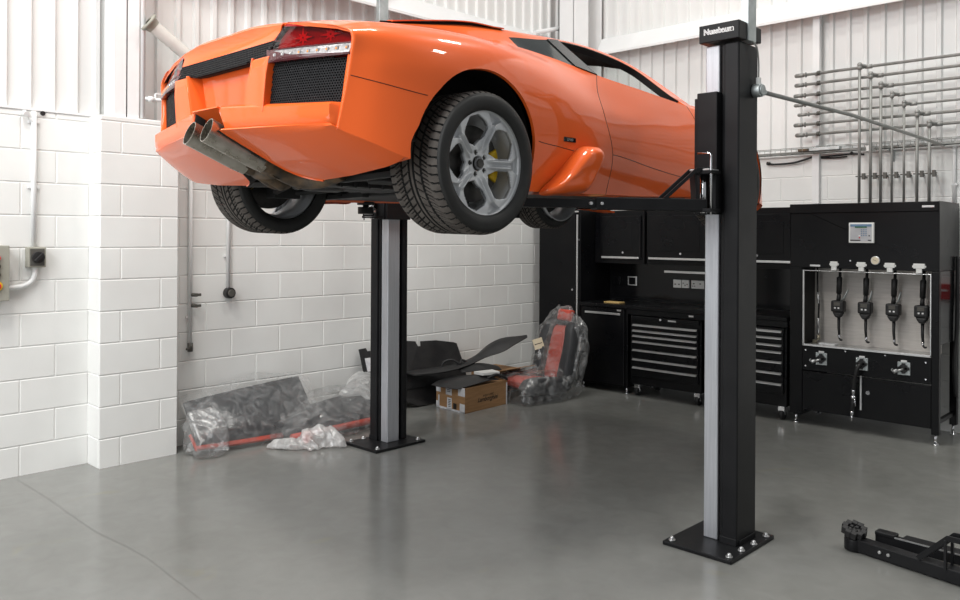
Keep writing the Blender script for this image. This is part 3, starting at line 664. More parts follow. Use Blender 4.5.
# ---- fascia plan curves
def yf(x):
    x = abs(x); return 1.905 if x < .42 else 1.905+.130*((x-.42)/.45)**1.3
def lean_(z): return .36*max(0, z-2.41)
def fascia(mb, poly, proud, depth, mi=0, n=6):
    """panel lying on the curved tail: poly in (x,z), subdivided along its edges, pushed back by depth"""
    P = []
    for a,b in zip(poly, poly[1:]+poly[:1]):
        for k in range(n): P.append((a[0]+(b[0]-a[0])*k/n, a[1]+(b[1]-a[1])*k/n))
    m = len(P); c = (sum(p[0] for p in P)/m, sum(p[1] for p in P)/m)
    o = len(mb.v)
    rings = (1.,.66,.33)
    for sc in rings:
        for x,z in P:
            xx = c[0]+(x-c[0])*sc; zz = c[1]+(z-c[1])*sc; mb.v.append(cp(xx, yf(xx)+lean_(zz)-proud, zz))
    mb.v.append(cp(c[0], yf(c[0])+lean_(c[1])-proud, c[1]))
    for x,z in P: mb.v.append(cp(x, yf(x)+lean_(z)-proud+depth, z))
    for q in range(len(rings)-1):
        for i in range(m): mb.f.append(([o+q*m+i,o+q*m+(i+1)%m,o+(q+1)*m+(i+1)%m,o+(q+1)*m+i], mi, False))
    for i in range(m):
        mb.f.append(([o+2*m+i,o+2*m+(i+1)%m,o+3*m], mi, False)); mb.f.append(([o+i,o+(i+1)%m,o+3*m+1+(i+1)%m,o+3*m+1+i][::-1], mi, False))
    return mb
def mir(poly, sd): return poly if sd > 0 else [(-x,z) for x,z in poly][::-1]
# lip above the black band (joins engine cover edge at z 2.60)
mb = MB()
def ltop(x): return (1.95+.0*x if abs(x)<.25 else 1.95+.015*(abs(x)-.25)/.21, 2.60 if abs(x) < .25 else 2.60-.017*(abs(x)-.25)/.21)
xs = [-.46+.92*k/24 for k in range(25)]
P = []
for x in xs:
    y,z = ltop(x); xb = x*.93; zb = 2.503+.006*abs(x)
    P.append([cp(x,y,z), cp(x*.995,y-.012,z-.012), cp(x*.97,yf(x)+lean_(2.55)-.004,2.55), cp(xb,yf(xb)+lean_(zb)-.004,zb), cp(xb,yf(xb)+.07,zb-.004)])
mb.grid(P); obj('tail_lip', mb, 'orange', car, solid=(.006,))
# tail panel behind everything, carries pillars
mb = MB()
for sd in (1,-1): fascia(mb, mir([(.232,2.19),(.404,2.19),(.438,2.432),(.302,2.432)],sd), .012, .07, n=3)
mb.box(cp(-.33,1.965,2.18), cp(.33,1.975,2.47))
for sd in (1,-1): mb.hexa([cp(sd*.232,1.895,2.19),cp(sd*.245,1.895,2.19),cp(sd*.215,1.97,2.19),cp(sd*.205,1.97,2.19),cp(sd*.302,1.897,2.44),cp(sd*.315,1.897,2.44),cp(sd*.285,1.97,2.44),cp(sd*.275,1.97,2.44)])
obj('plate_recess', mb, 'orange', car, bevel=.006)
for sd in (1,-1):   # body edge wrapping from the wing into the tail, outboard of lamp and grille
    mb = MB(); P = []
    for r in range(4*NR-2, 8*NR+1):
        a = GV[0][r]; x = a.x; f = lean_(a.z)
        P.append([cp(sd*x,a.y,a.z), cp(sd*(x-.004),a.y-.007,a.z), cp(sd*(x-.012),a.y-.010,a.z), cp(sd*(x-.022),min(a.y-.006,yf(x-.022)+f-.002),a.z), cp(sd*(x-.024),a.y+.03,a.z)])
    mb.grid(P, 0, True, sd>0); obj('tail_edge', mb, 'orange', car, clean=False)
# ---- honeycomb
def honey(mb, inside, x0, x1, z0, z1, c, pt, t=.0026, mi=0, depth=.008):
    w = c; h = c*.866*2/1.732*.866
    dx = c; dz = c*.866; r = 0; z = z0
    while z < z1:
        x = x0+(dx/2 if r%2 else 0)
        while x < x1:
            if inside(x,z):
                R = c/sqrt(3); O = [(x+R*sin(pi/3*k), z+R*cos(pi/3*k)) for k in range(6)]; ri = R-t*1.1
                I = [(x+ri*sin(pi/3*k), z+ri*cos(pi/3*k)) for k in range(6)]
                V = [pt(a,b,0) for a,b in O]+[pt(a,b,0) for a,b in I]+[pt(a,b,depth) for a,b in I]
                mb.add(V, [(k,(k+1)%6,6+(k+1)%6,6+k) for k in range(6)]+[(6+k,6+(k+1)%6,12+(k+1)%6,12+k) for k in range(6)], mi)
            x += dx
        z += dz; r += 1
def inpoly(poly):
    def f(x,y):
        c = False; n = len(poly)
        for i in range(n):
            a,b = poly[i], poly[i-1]
            if (a[1]>y) != (b[1]>y) and x < (b[0]-a[0])*(y-a[1])/(b[1]-a[1])+a[0]: c = not c
        return c
    return f
for sd in (1,-1):
    poly = mir([(.405,2.20),(.812,2.17),(.850,2.395),(.440,2.405)],sd)
    xs_ = [p[0] for p in poly]
    mb = MB(); honey(mb, inpoly(poly), min(xs_), max(xs_), 2.17, 2.405, .0125, lambda a,b,d: cp(a, yf(a)+.022+d, b))
    g = obj('side_grille', mb, 'grille', car, clean=False)
    mb = MB(); fascia(mb, poly, -.036, .02); obj('grille_backing', mb, 'void', g)
    mb = MB(); fascia(mb, mir([(.405,2.20),(.812,2.17),(.815,2.190),(.408,2.222)],sd), -.012, .03, n=3); obj('grille_frame', mb, 'black_plastic', g)
# black band under the lip
poly = [(-.425,2.44),(-.20,2.425),(.20,2.425),(.425,2.44),(.43,2.505),(-.43,2.505)]
def yb(x): return yf(x)-.006
mb = MB(); honey(mb, inpoly(poly), -.43, .43, 2.428, 2.505, .0135, lambda a,b,d: cp(a, yb(a)+lean_(b)+d, b)); bd = obj('tail_band', mb, 'grille', car, clean=False)
mb = MB(); fascia(mb, poly, -.016, .03); obj('band_backing', mb, 'void', bd)
mb = MB(); mb.prism([cp(-.42,1.915,2.44),cp(-.20,1.915,2.425),cp(.20,1.915,2.425),cp(.42,1.915,2.44),cp(.40,2.0,2.47),cp(-.40,2.0,2.47)], (0,0,.012)); obj('band_underside', mb, 'black_plastic', bd)
# ---- tail lamps
for sd in (1,-1):
    outer = mir([(.395,2.462),(.435,2.402),(.850,2.400),(.866,2.500),(.70,2.549),(.478,2.586)],sd)
    mb = MB(); fascia(mb, outer, -.024, .03); h = obj('tail_lamp', mb, 'lamp_house', car)
    mb = MB(); fascia(mb, mir([(.40,2.466),(.858,2.452),(.866,2.500),(.70,2.549),(.480,2.584)],sd), .006, .02); obj('lens', mb, 'lens', h)
    mb = MB(); fascia(mb, mir([(.415,2.455),(.443,2.408),(.851,2.406),(.855,2.445)],sd), .006, .02); obj('indicator_strip', mb, 'led', h, bevel=.002)
    mb = MB(); fascia(mb, mir([(.395,2.464),(.437,2.400),(.852,2.398),(.853,2.405),(.441,2.407),(.402,2.464)],sd), .007, .02, n=2); fascia(mb, mir([(.40,2.462),(.41,2.455),(.855,2.445),(.857,2.452)],sd), .0075, .02, n=2); obj('lamp_trim', mb, 'lamp_frame', h)
    for k in range(9):
        x = sd*(.465+.046*k); z = 2.430-.0003*k; y = yf(x)+lean_(z)-.0075
        mb = MB(); mb.cyl(cp(x,y,z), cp(x,y+.01,z), .011, 12); mb.cyl(cp(x,y-.002,z), cp(x,y+.005,z), .0048, 10, 1); obj('lamp_cell', mb, ['led','amber' if k > 2 else 'chrome'], h)
    for x0 in (.575,.715):
        mb = MB(); c = (sd*x0, 2.502)
        for k in range(8):
            an = k*pi/4; u = (cos(an), sin(an)); L = .052 if k%2 == 0 else .034
            p = [(c[0]+u[0]*.004-u[1]*.008, c[1]+u[1]*.004+u[0]*.008), (c[0]+u[0]*L, c[1]+u[1]*L*.85), (c[0]+u[0]*.004+u[1]*.008, c[1]+u[1]*.004-u[0]*.008)]
            mb.prism([cp(a, yf(a)+lean_(c[1])+.014, b) for a,b in p], (0,.006,0))
        obj('lamp_reflector', mb, 'reflector', h)
# ---- rear bumper: V-plan face, tail notch for the exhaust, rising underside
def yb2(x):
    x = abs(x); return 1.828+.139*(x/.795) if x <= .795 else 1.967+(x-.795)*2.1
mb = MB()
def polyline(pts, n):
    L = [0.]
    for a,b in zip(pts, pts[1:]): L.append(L[-1]+(b-a).length)
    R = []
    for k in range(n+1):
        t = L[-1]*k/n; i = max(0, min(len(pts)-2, max(j for j in range(len(pts)) if L[j] <= t+1e-9)))
        R.append(pts[i].lerp(pts[i+1], (t-L[i])/(L[i+1]-L[i])))
    return R
INNER = [Vector((.155,1.831,2.126)),Vector((.165,1.95,2.066)),Vector((.18,2.084,1.998)),Vector((.20,2.16,1.960)),Vector((.24,2.21,1.936)),Vector((.29,2.24,1.922)),Vector((.345,2.255,1.914))]
WRAP = [GV[k][8*NR] for k in range(0, 2*NS+1)]
for sd in (1,-1):
    def S(p): return cp(sd*p.x,p.y,p.z)
    xs_ = [.115,.155]+[.155+.64*k/14 for k in range(1,15)]+[.806,.818]
    top = []; crease = []
    for x in xs_:
        k = (x-.155)/.64; y = yb2(x)
        zt = 2.236-.037*max(0,k) if x <= .795 else 2.199-(x-.795)*.52
        zc = 2.126-.008*max(0,k) if x <= .795 else 2.118-(x-.795)*1.22
        if x < .15: zc = 2.224
        top.append(Vector((x,y,zt))); crease.append(Vector((x,y+.002,zc)))
    mb.grid([[cp(sd*a.x,yf(a.x)+.03,a.z+.008),S(a+Vector((0,.010,.004))),S(a+Vector((0,.002,-.003)))] for a in top], 0, True, sd>0)
    mb.grid([[S(a+Vector((0,.002,-.003))),S(a+Vector((0,-.003,-.008))),S(a.lerp(b,.5)+Vector((0,-.004,0))),S(b+Vector((0,-.003,.008))),S(b+Vector((0,.004,-.002)))] for a,b in zip(top,crease)], 0, True, sd>0)
    # rising underside: patch between crease, tunnel edge, front edge and the wing wrap
    nu_, nv_ = 24, 14
    CR = polyline([c+Vector((0,.004,-.002)) for c in crease[1:]], nu_)
    FR = polyline([INNER[-1],Vector((.60,2.235,1.924)),Vector((.85,2.225,1.948)),Vector((.92,2.232,1.966)),WRAP[-1]], nu_)
    IN = polyline(INNER, nv_); OU = polyline([CR[-1]]+WRAP[1:], nv_); P = []
    for i in range(nu_+1):
        u_ = i/nu_; row = []
        for j in range(nv_+1):
            v_ = j/nv_
            p = IN[j]*(1-u_)+OU[j]*u_ + CR[i]*(1-v_)+FR[i]*v_ - (CR[0]*(1-u_)*(1-v_)+CR[-1]*u_*(1-v_)+FR[0]*(1-u_)*v_+FR[-1]*u_*v_)
            row.append(S(p+Vector((0,0,-.012*sin(pi*u_)*sin(pi*v_)))))
        P.append(row)
    mb.grid(P, 0, True, sd>0)
    mb.grid([[S(p),S(p+Vector((0,.012,.004))),S(p+Vector((0,.018,.03)))] for p in FR], 0, True, sd>0)
    NW = [top[0]+Vector((0,.002,-.003)),crease[0],crease[1]]+IN
    mb.grid([[S(p),S(p+Vector((-.004,.006,.001))),S(p+Vector((-.010,.05,.002 if k < 3 else .04)))] for k,p in enumerate(NW)], 0, True, sd<0)
wr = car_mesh(cells['rear_bumper']); o_ = len(mb.v); mb.v += wr.v; mb.f += [([i+o_ for i in f],mi,sm) for f,mi,sm in wr.f]
# roof of the notch
mb.grid([[cp(-.12,1.832,2.232),cp(-.14,1.95,2.18),cp(-.15,2.15,2.09)],[cp(.12,1.832,2.232),cp(.14,1.95,2.18),cp(.15,2.15,2.09)]], 0, False, True)
rb = obj('rear_bumper', mb, ['orange','inner'], car, solid=(.007,-1,1,0), clean=False)
# ---- exhaust
mb = MB()
def oval_tube(mb, pts, r, sq, n=24, mi=0): mb.tube(pts, r, n, mi, caps=False, sq=sq)
def ep(x, t): return cp(x, 1.795+.30*t, 2.128-.125*t)
for sd in (1,-1):
    x = .014+.082*sd; oval_tube(mb, [ep(x,0),ep(x,.06),ep(x,.8),ep(x,1.0)], [.053,.053,.053,.050], (.80,1.12))
ex = obj('exhaust', mb, ['pipe_ss'], car, solid=(.0035,))
mb = MB()
for sd in (1,-1):
    x = .014+.082*sd; mb.tube([ep(x,.32),ep(x,.98)], .038, 16); mb.tube(smooth_path([ep(x,.95),ep(x*.98,1.15),ep(x*.9,1.42),ep(x*1.0,1.7)]), [.046]*6+[.040]*12+[.040], 14)
obj('exhaust_core', mb, 'rust', ex)
mb = MB(); mb.tube(smooth_path([ep(.08,1.30),ep(.10,1.55),cp(.16,2.31,1.922),cp(.25,2.32,1.925),cp(.38,2.34,1.955)]), .042, 14); mb.tube(smooth_path([ep(-.08,1.3),ep(-.10,1.6),cp(-.2,2.40,1.94),cp(-.42,2.42,1.98)]), .042, 14)
mb.cyl(ep(-.08,1.22),ep(.10,1.25),.046,14)
obj('silencer_pipe', mb, 'rust', ex)
# ---- side scoops behind the doors, badge, seams
def pillow(mb, outline, xbase, height, sd, rings=7):
    n = len(outline); cy = sum(p[0] for p in outline)/n; cz = sum(p[1] for p in outline)/n; o = len(mb.v)
    for k in range(rings):
        f = k/(rings-1); s_ = 1-f*.72; h = height*sqrt(max(0,1-(1-min(f*1.5,1))**2.6))
        for y,z in outline: mb.v.append(cp(sd*(xbase(y,z)+h), cy+(y-cy)*s_+.0*f, cz+(z-cz)*s_))
    mb.v.append(cp(sd*(xbase(cy,cz)+height), cy, cz))
    for k in range(rings-1):
        for i in range(n): mb.f.append(([o+k*n+i,o+k*n+(i+1)%n,o+(k+1)*n+(i+1)%n,o+(k+1)*n+i], 0, True))
    for i in range(n): mb.f.append(([o+(rings-1)*n+i,o+(rings-1)*n+(i+1)%n,o+rings*n], 0, True))
def loop(pts, n=5):
    pts = [Vector((a,b,0)) for a,b in pts]; m = len(pts); R = []
    for i in range(m):
        a,b,c,d = pts[i-1],pts[i],pts[(i+1)%m],pts[(i+2)%m]
        for k in range(n):
            t = k/n; q = .5*((2*b)+(c-a)*t+(2*a-5*b+4*c-d)*t*t+(3*b-a-3*c+d)*t**3); R.append((q.x,q.y))
    return R
sc_out = loop([(3.115,1.866),(3.235,1.965),(3.36,2.088),(3.425,2.124),(3.49,2.131),(3.528,2.122),(3.550,2.097),(3.530,2.04),(3.462,1.935),(3.405,1.87),(3.28,1.862)])
for sd in (1,-1):
    mb = MB(); pillow(mb, sc_out, lambda y,z: .955+.02*(z-1.87)/.25, .105, sd, 9); obj('side_scoop', mb, 'orange', car)
def surf_x(y, z, n0=0, n1=None):
    """half width of the body skin at (y,z)"""
    best = None
    for s in range(0,nS):
        for r in range(NR*4,nR):
            p = GV[s][r]; d = (p.y-y)**2+(p.z-z)**2
            if best is None or d < best[0]: best = (d,p.x)
    return best[1]
def seam(pts, sd, r=.0028):
    mb = MB(); P = smooth_path([cp(sd*(surf_x(y,z)+.0008), y, z) for y,z in pts], 4); mb.tube(P, r, 6); return mb
def netline(s0,s1,r0,r1):
    if s0 == s1: return [GV[s0][r] for r in range(r0,r1+1)]
    return [GV[s][r0] for s in range(s0,s1+1)]
for sd in (1,-1):
    for L in (netline(7*NS,7*NS,4*NR,8*NR), netline(7*NS,10*NS,7*NR,7*NR), netline(10*NS,10*NS,4*NR,7*NR), netline(0,2*NS,7*NR,7*NR), netline(4*NS+1,6*NS-4,7*NR,7*NR)):
        L = [p for p in L if arch_f(p) > .004]
        mb = MB(); mb.tube([cp(sd*(p.x-.0004), p.y, p.z) for p in L], .0019, 6); obj('panel_gap', mb, 'seam', car)
    # black B pillar and front quarter strip of the side glass
    def strip(s_a, s_b, m_, nm, lift=.004):
        mb = MB(); P = []
        for s in range(s_a, s_b+1): P.append([cp(sd*(GV[s][r].x+lift), GV[s][r].y, GV[s][r].z+lift) for r in range(3*NR,4*NR+1)])
        mb.grid(P, 0, True, sd<0); return obj(nm, mb, m_, car, solid=(.03,))
    strip(6*NS+5, 7*NS, 'black_gloss', 'pillar_trim')
    # inner edges of the roof rail and screen pillar, dark
    mb = MB(); P = []
    for s in range(6*NS, 10*NS+1):
        p = GV[s][3*NR]; k = min(1, max(0,(s-6*NS)/8)); P.append([cp(sd*p.x,p.y,p.z-.002), cp(sd*(p.x-.022),p.y-.004,p.z-.026*k-.003), cp(sd*(p.x-.055),p.y,p.z-.004)])
    mb.grid(P, 0, True, sd>0); obj('roof_rail_lining', mb, 'inner', car, solid=(.008,))
    # door inner skin
    mb = MB(); P = []
    for s in range(7*NS, 10*NS+1):
        p = GV[s][4*NR]; P.append([cp(sd*(p.x-.004),p.y,p.z-.012), cp(sd*(p.x-.10),p.y,p.z-.05), cp(sd*(p.x-.12),p.y,p.z-.4)])
    mb.grid(P, 0, True, sd>0); obj('door_lining', mb, 'inner', car, solid=(.006,))
bx_ = surf_x(3.31,2.148); mb = MB(); mb.box(cp(bx_-.006,3.262,2.136), cp(bx_+.004,3.362,2.160)); bg = obj('side_badge', mb, 'black_gloss', car, bevel=.002)
mb = MB(); put_text(mb, 'LP640', .020, cp(bx_+.0046,3.312,2.148), (0,1,0), (0,0,1)); obj('badge_lettering', mb, 'bolt', bg, clean=False)
# headlining and rear bulkhead seen through the open side windows
mb = MB(); P = [[cp(GV[s][r].x*sd*.97, GV[s][r].y, GV[s][r].z-.03) for sd,rr in ((-1,range(3*NR-2,-1,-2)),(1,range(2,3*NR,2))) for r in rr] for s in range(6*NS, 9*NS+1, 2)]
mb.grid(P); obj('headlining', mb, 'inner', car, clean=False)
mb = MB(); mb.prism([cp(-.50,3.74,2.76),cp(-.74,3.74,2.56),cp(-.80,3.74,1.95),cp(.80,3.74,1.95),cp(.74,3.74,2.56),cp(.50,3.74,2.76)], (0,.03,0)); obj('bulkhead', mb, 'inner', car)
# raised air-intake flaps along the rear deck edges
for sd in (1,-1):
    mb = MB(); P = []
    for s in range(2*NS+4, 5*NS+3, 2):
        p = GV[s][2*NR]; k = (s-2*NS)/(3*NS+2); w = .16; h = .003+.014*sin(pi*min(1,k*1.15))
        P.append([cp(sd*(p.x+.022),p.y,p.z+h), cp(sd*(p.x-.01),p.y,p.z+h+.005), cp(sd*(p.x-w),p.y,p.z+h+.016)])
    mb.grid(P, 0, True, sd<0); obj('air_intake_flap', mb, ['orange','inner'], car, solid=(.006,-1,1,0))
    mb = MB(); P = [[cp(sd*(GV[s][2*NR].x+.008), GV[s][2*NR].y, GV[s][2*NR].z+dz) for dz in (-.004,.008)] for s in range(2*NS+2, 5*NS, 2)]
    mb.grid(P, 0, True); obj('intake_gap', mb, 'void', car, solid=(.004,))
# ---- wheel wells and underbody
for sd in (1,-1):
    for k_,(a,b) in enumerate(ARCH):
        A_ = [(-32+(214 if k_ == 0 else 244)*k/28) for k in range(29)]; P = []
        for an in A_:
            R = arch_r(k_, an)+.022; P.append([cp(sd*x, a+R*cos(radians(an)), max(b+R*sin(radians(an)),1.885)) for x in ((.945,.80,.50) if k_ == 0 else (.92,.78,.48))])
        mb = MB(); mb.grid(P); mb.add([p[2] for p in P], [tuple(range(29))])
        obj('wheel_arch_liner', mb, 'inner', car, clean=False)
mb = MB()
mb.box(cp(-.82,3.05,1.885), cp(.82,4.98,1.93)); mb.box(cp(-.60,4.98,1.89), cp(.60,5.70,1.93)); mb.box(cp(-.66,5.68,1.885), cp(.66,5.95,1.92))
mb.box(cp(-.48,2.45,1.93), cp(.48,3.06,2.0))
ub = obj('underbody', mb, 'inner', car, bevel=.006)
mb = MB(); mb.box(cp(-.20,2.44,1.90), cp(.20,3.05,2.25)); mb.cyl(cp(0,2.40,2.03),cp(0,2.6,2.03),.15,24)
for k in range(6): mb.box(cp(-.21,2.46+.09*k,1.895), cp(.21,2.475+.09*k,2.2))
obj('gearbox', mb, 'black_plastic', ub, bevel=.006)
for sd in (1,-1):
    mb = MB()
    for y0_,y1_ in ((2.52,2.64),(2.88,2.72)):
        mb.tube([cp(sd*.36,y0_,1.925),cp(sd*.70,y1_,1.90)], .018, 10); mb.tube([cp(sd*.40,y0_,2.16),cp(sd*.70,y1_,2.10)], .014, 10)
    mb.tube([cp(sd*.2,2.68,2.02),cp(sd*.72,2.69,1.986)], .024, 12)
    mb.box(cp(sd*.62,2.60,1.87), cp(sd*.72,2.78,2.12))
    mb.beam(cp(sd*.30,2.40,1.925), cp(sd*.86,2.43,1.945), .03,.03); mb.beam(cp(sd*.30,3.02,1.895), cp(sd*.84,3.02,1.885), .05,.03)
    obj('suspension', mb, 'inner', ub, bevel=.003)
    mb = MB(); mb.tube([cp(sd*.86,2.97,1.93),cp(sd*.86,2.975,2.10)], .012, 8); obj('damper_strut', mb, 'bronze', ub)
    mb = MB()
    mb.tube([cp(sd*.2,5.345,2.04),cp(sd*.70,5.345,2.03)], .018, 12); mb.tube([cp(sd*.45,5.2,1.92),cp(sd*.70,5.33,1.95)], .018, 10); mb.tube([cp(sd*.45,5.5,1.92),cp(sd*.70,5.36,1.95)], .018, 10); obj('suspension', mb, 'inner', ub)
# ---- wheels
def tread_mesh(w, R):
    """tyre carcass with real grooves, axis along X, outer face at +w"""
    nu = 540; P = []
    prof = []   # (x, r, v) across the tread
    nv = 44
    for k in range(nv+1):
        v = -1+2*k/nv; a = abs(v); r = R-.012*max(0,(a-.78)/.22)**2*1.0
        prof.append((v*w*.93, r, v))
    side_o = [(w*.93, R-.012), (w*.985, R-.030), (w*1.0, R-.052), (w*.985, R-.066), (w*.95, R-.076), (w*.90, .238)]
    mb = MB(); circ = 2*pi*R
    for i in range(nu):
        an = 2*pi*i/nu; u = an*R
        for x,r,v in prof:
            a = abs(v); g = 0
            if .06 < a < .10 or .40 < a < .45 or .74 < a < .765: g = 1
            per = circ/54
            ph = (u - (a*.09 if a < .74 else .0666+ (a-.74)*.02)*(1))/per
            if (ph % 1) < .17 and a > .10: g = 1
            if (ph*2 % 1) < .13 and .45 < a < .74: g = 1
            rr = r-(.007 if g else 0)
            mb.v.append(Vector((x, rr*cos(an), rr*sin(an))))
    n = nv+1
    def gr(i,k):
        a = mb.v[i*n+k]; x,r,v = prof[k]; return sqrt(a.y*a.y+a.z*a.z) < r-.003
    for i in range(nu):
        j = (i+1)%nu
        for k in range(nv):
            dark = gr(i,k) or gr(j,k) or gr(i,k+1) or gr(j,k+1)
            mb.f.append(([i*n+k, j*n+k, j*n+k+1, i*n+k+1], 1 if dark and (gr(i,k)+gr(j,k)+gr(i,k+1)+gr(j,k+1)) >= 2 else 0, False))
    for sgn in (1,-1):
        m = 96; o = len(mb.v)
        pr = [(sgn*w*.929, R-.014)]+[(sgn*x,r) for x,r in side_o]+[(sgn*w*.86,.244)]
        # raised sidewall ring
        for x,r in pr:
            for i in range(m): mb.v.append(Vector((x, r*cos(2*pi*i/m), r*sin(2*pi*i/m))))
        for k in range(len(pr)-1):
            for i in range(m): mb.f.append(([o+k*m+i,o+k*m+(i+1)%m,o+(k+1)*m+(i+1)%m,o+(k+1)*m+i], 2, True))
    return mb
def raw_mesh(name, mb, mats, recalc=True):
    me = bpy.data.meshes.new(name); me.from_pydata([tuple(v) for v in mb.v], [], [f[0] for f in mb.f])
    for m in mats: me.materials.append(M[m])
    for p,f in zip(me.polygons, mb.f): p.material_index = f[1]; p.use_smooth = f[2]
    bm = bmesh.new(); bm.from_mesh(me)
    if recalc: bmesh.ops.recalc_face_normals(bm, faces=bm.faces)
    bm.to_mesh(me); bm.free(); return me
def sm(a,b,x):
    t = min(1,max(0,(x-a)/(b-a))); return t*t*(3-2*t)
def rim_mesh():
    """five forked spokes, five round openings, pockets in the forks; outer face towards +X"""
    mb = MB(); nt = 450; nr = 56; r0 = .018; r1 = .236
    def spoke(th):
        k = round(th/(2*pi/5)); return th-k*2*pi/5
    idx = {}
    def hval(r,d,dth):
        base = -.038*(1-sm(.05,.20,r)) -.004
        ridge = .013*math.exp(-((abs(d)-.0135)/.007)**2)*sm(.05,.08,r)*(1-sm(.16,.19,r))
        valley = -.006*math.exp(-(d/.008)**2)*sm(.07,.10,r)*(1-sm(.17,.19,r))
        pocket = 0
        pk = sm(.178,.183,r)*(1-sm(.214,.219,r))*(1-sm(.010+.75*max(0,r-.182),.015+.75*max(0,r-.182),abs(d)))
        rim = .007*sm(.218,.224,r)
        hubrec = -.016*(1-sm(.028,.032,r))
        return base+ridge+valley-.022*pk+rim+hubrec
    def hole(r,d,dth):
        if r < .060 or r > .210: return False
        w = .0225+.026*(1-sm(.058,.118,r))+.085*sm(.150,.222,r)**1.35
        half = r*(pi/5)
        return abs(d) > w and abs(abs(d)-half) < half
    def bolt(r,th):
        k = round((th-pi/5)/(2*pi/5)); t0 = pi/5+k*2*pi/5
        return (r*cos(th)-.048*cos(t0))**2+(r*sin(th)-.048*sin(t0))**2 < .0105**2
    for i in range(nt):
        th = 2*pi*i/nt
        for j in range(nr+1):
            r = r0+(r1-r0)*j/nr; dth = spoke(th); d = r*sin(dth)
            h = hval(r,d,dth)-(.014 if bolt(r,th) else 0)
            idx[i,j] = len(mb.v); mb.v.append(Vector((h, 1.07*r*cos(th), 1.07*r*sin(th))))
    for i in range(nt):
        for j in range(nr):
            th = 2*pi*(i+.5)/nt; r = r0+(r1-r0)*(j+.5)/nr; dth = spoke(th); d = r*sin(dth)
            if hole(r,d,dth): continue
            mb.f.append(([idx[i,j],idx[i,j+1],idx[(i+1)%nt,j+1],idx[(i+1)%nt,j]], 1 if bolt(r,th) else 0, True))
    # drop unused verts
    used = sorted(set(k for f in mb.f for k in f[0])); mp = {k:n for n,k in enumerate(used)}
    mb.v = [mb.v[k] for k in used]; mb.f = [([mp[k] for k in f],m_,s_) for f,m_,s_ in mb.f]
    me = raw_mesh('rim', mb, ['alloy','disc'], False)
    return me
rim_me = rim_mesh()
mbb = MB(); mbb.lathe((0,0,0),(1,0,0),[(.008,.246),(.010,.256),(.0,.260),(-.012,.252),(-.03,.238),(-.20,.226),(-.26,.250),(-.26,.240),(-.20,.214),(-.04,.220),(-.02,.234)],72,closed=True)
barrel_me = raw_mesh('rim_barrel', mbb, ['alloy'])
mbc = MB(); mbc.cyl((-.010,0,0),(-.052,0,0),.021,6,0); mbc.cyl((-.03,0,0),(-.02,0,0),.028,24,1)
cap_me = raw_mesh('hub_nut', mbc, ['disc','alloy_in'])
mbd = MB(); mbd.cyl((-.115,0,0),(-.085,0,0),.178,48); mbd.cyl((-.12,0,0),(-.05,0,0),.085,32)
disc_me = raw_mesh('brake_disc', mbd, ['disc'])
mbd = MB()
P = []
for k in range(13):
    an = radians(-27+54*k/12); P.append([Vector((x, r*cos(an), r*sin(an))) for x,r in ((-.125,.125),(-.075,.125),(-.070,.135),(-.070,.166),(-.078,.178),(-.125,.178))])
mbd.grid(P); mbd.f.append((list(range(6)),0,False)); mbd.f.append((list(range(72,78))[::-1],0,False))
cal_me = raw_mesh('brake_caliper', mbd, ['yellow'])
tyre_me = {}
for nm,w,R in (('rear',.1675,.329),('front',.1225,.315)): tyre_me[nm] = raw_mesh('tyre', tread_mesh(w,R), ['tread','groove','sidewall'])
for sd in (1,-1):
    for nm,y,w,xc,zc in (('rear',2.69,.1675,.8475,1.990),('front',5.345,.1225,.8175,2.030)):
        wh = bpy.data.objects.new('wheel', None); COL.objects.link(wh); wh.parent = car; wh.empty_display_size = .1
        wh.location = cp(xc if sd > 0 else -xc+(.045 if nm == 'rear' else 0),y,zc)-WLOC[car.name]; wh.rotation_euler = (0, radians(1.2)*sd, 0 if sd > 0 else pi)
        def sub(n, me, off=0, sol=None):
            o = bpy.data.objects.new(n, me); COL.objects.link(o); o.parent = wh; o.location = (off,0,0)
            if sol: md = o.modifiers.new('thickness','SOLIDIFY'); md.thickness = sol; md.offset = -1
            return o
        fo = w-.030
        sub('tyre', tyre_me[nm]); sub('rim', rim_me, fo, .022); sub('rim_barrel', barrel_me, fo); sub('hub_nut', cap_me, fo-.012); sub('brake_disc', disc_me, fo); sub('brake_caliper', cal_me, fo)

# the car stands a touch askew on the arms: turn it about its right rear wheel
_a = radians(.4); _p = Vector((-2.55,2.69,0)); _l = car.location.copy()
car.rotation_euler = (0,0,_a); car.location = _p + Matrix.Rotation(_a,3,'Z') @ (_l-_p)
# ------------------------------------------------------------------ black workshop furniture along the back wall
FY = 7.17          # front plane
def handle(mb, x0, x1, y, z, r=.009):
    mb.box((x0,y-.022,z-.011),(x1,y-.006,z+.011)); mb.box((x0+.01,y-.008,z-.006),(x0+.03,y,z+.006)); mb.box((x1-.03,y-.008,z-.006),(x1-.01,y,z+.006)); return mb
def lock(name_parent, x, y, z):
    mb = MB(); mb.cyl((x,y-.006,z),(x,y,z),.011,14); mb.box((x-.002,y-.008,z-.007),(x+.002,y-.005,z+.007)); return obj('lock', mb, 'chrome', name_parent)
def foot(par, x, y, h=.07):
    mb = MB(); mb.cyl((x,y,0),(x,y,.012),.024,14); mb.cyl((x,y,.012),(x,y,h),.011,10); return obj('foot', mb, 'chrome', par)
def badge(par, x, y, z, w=.05):
    mb = MB(); mb.box((x-w/2,y-.003,z-.008),(x+w/2,y+.001,z+.008)); return obj('maker_plate', mb, 'bar', par, bevel=.001)
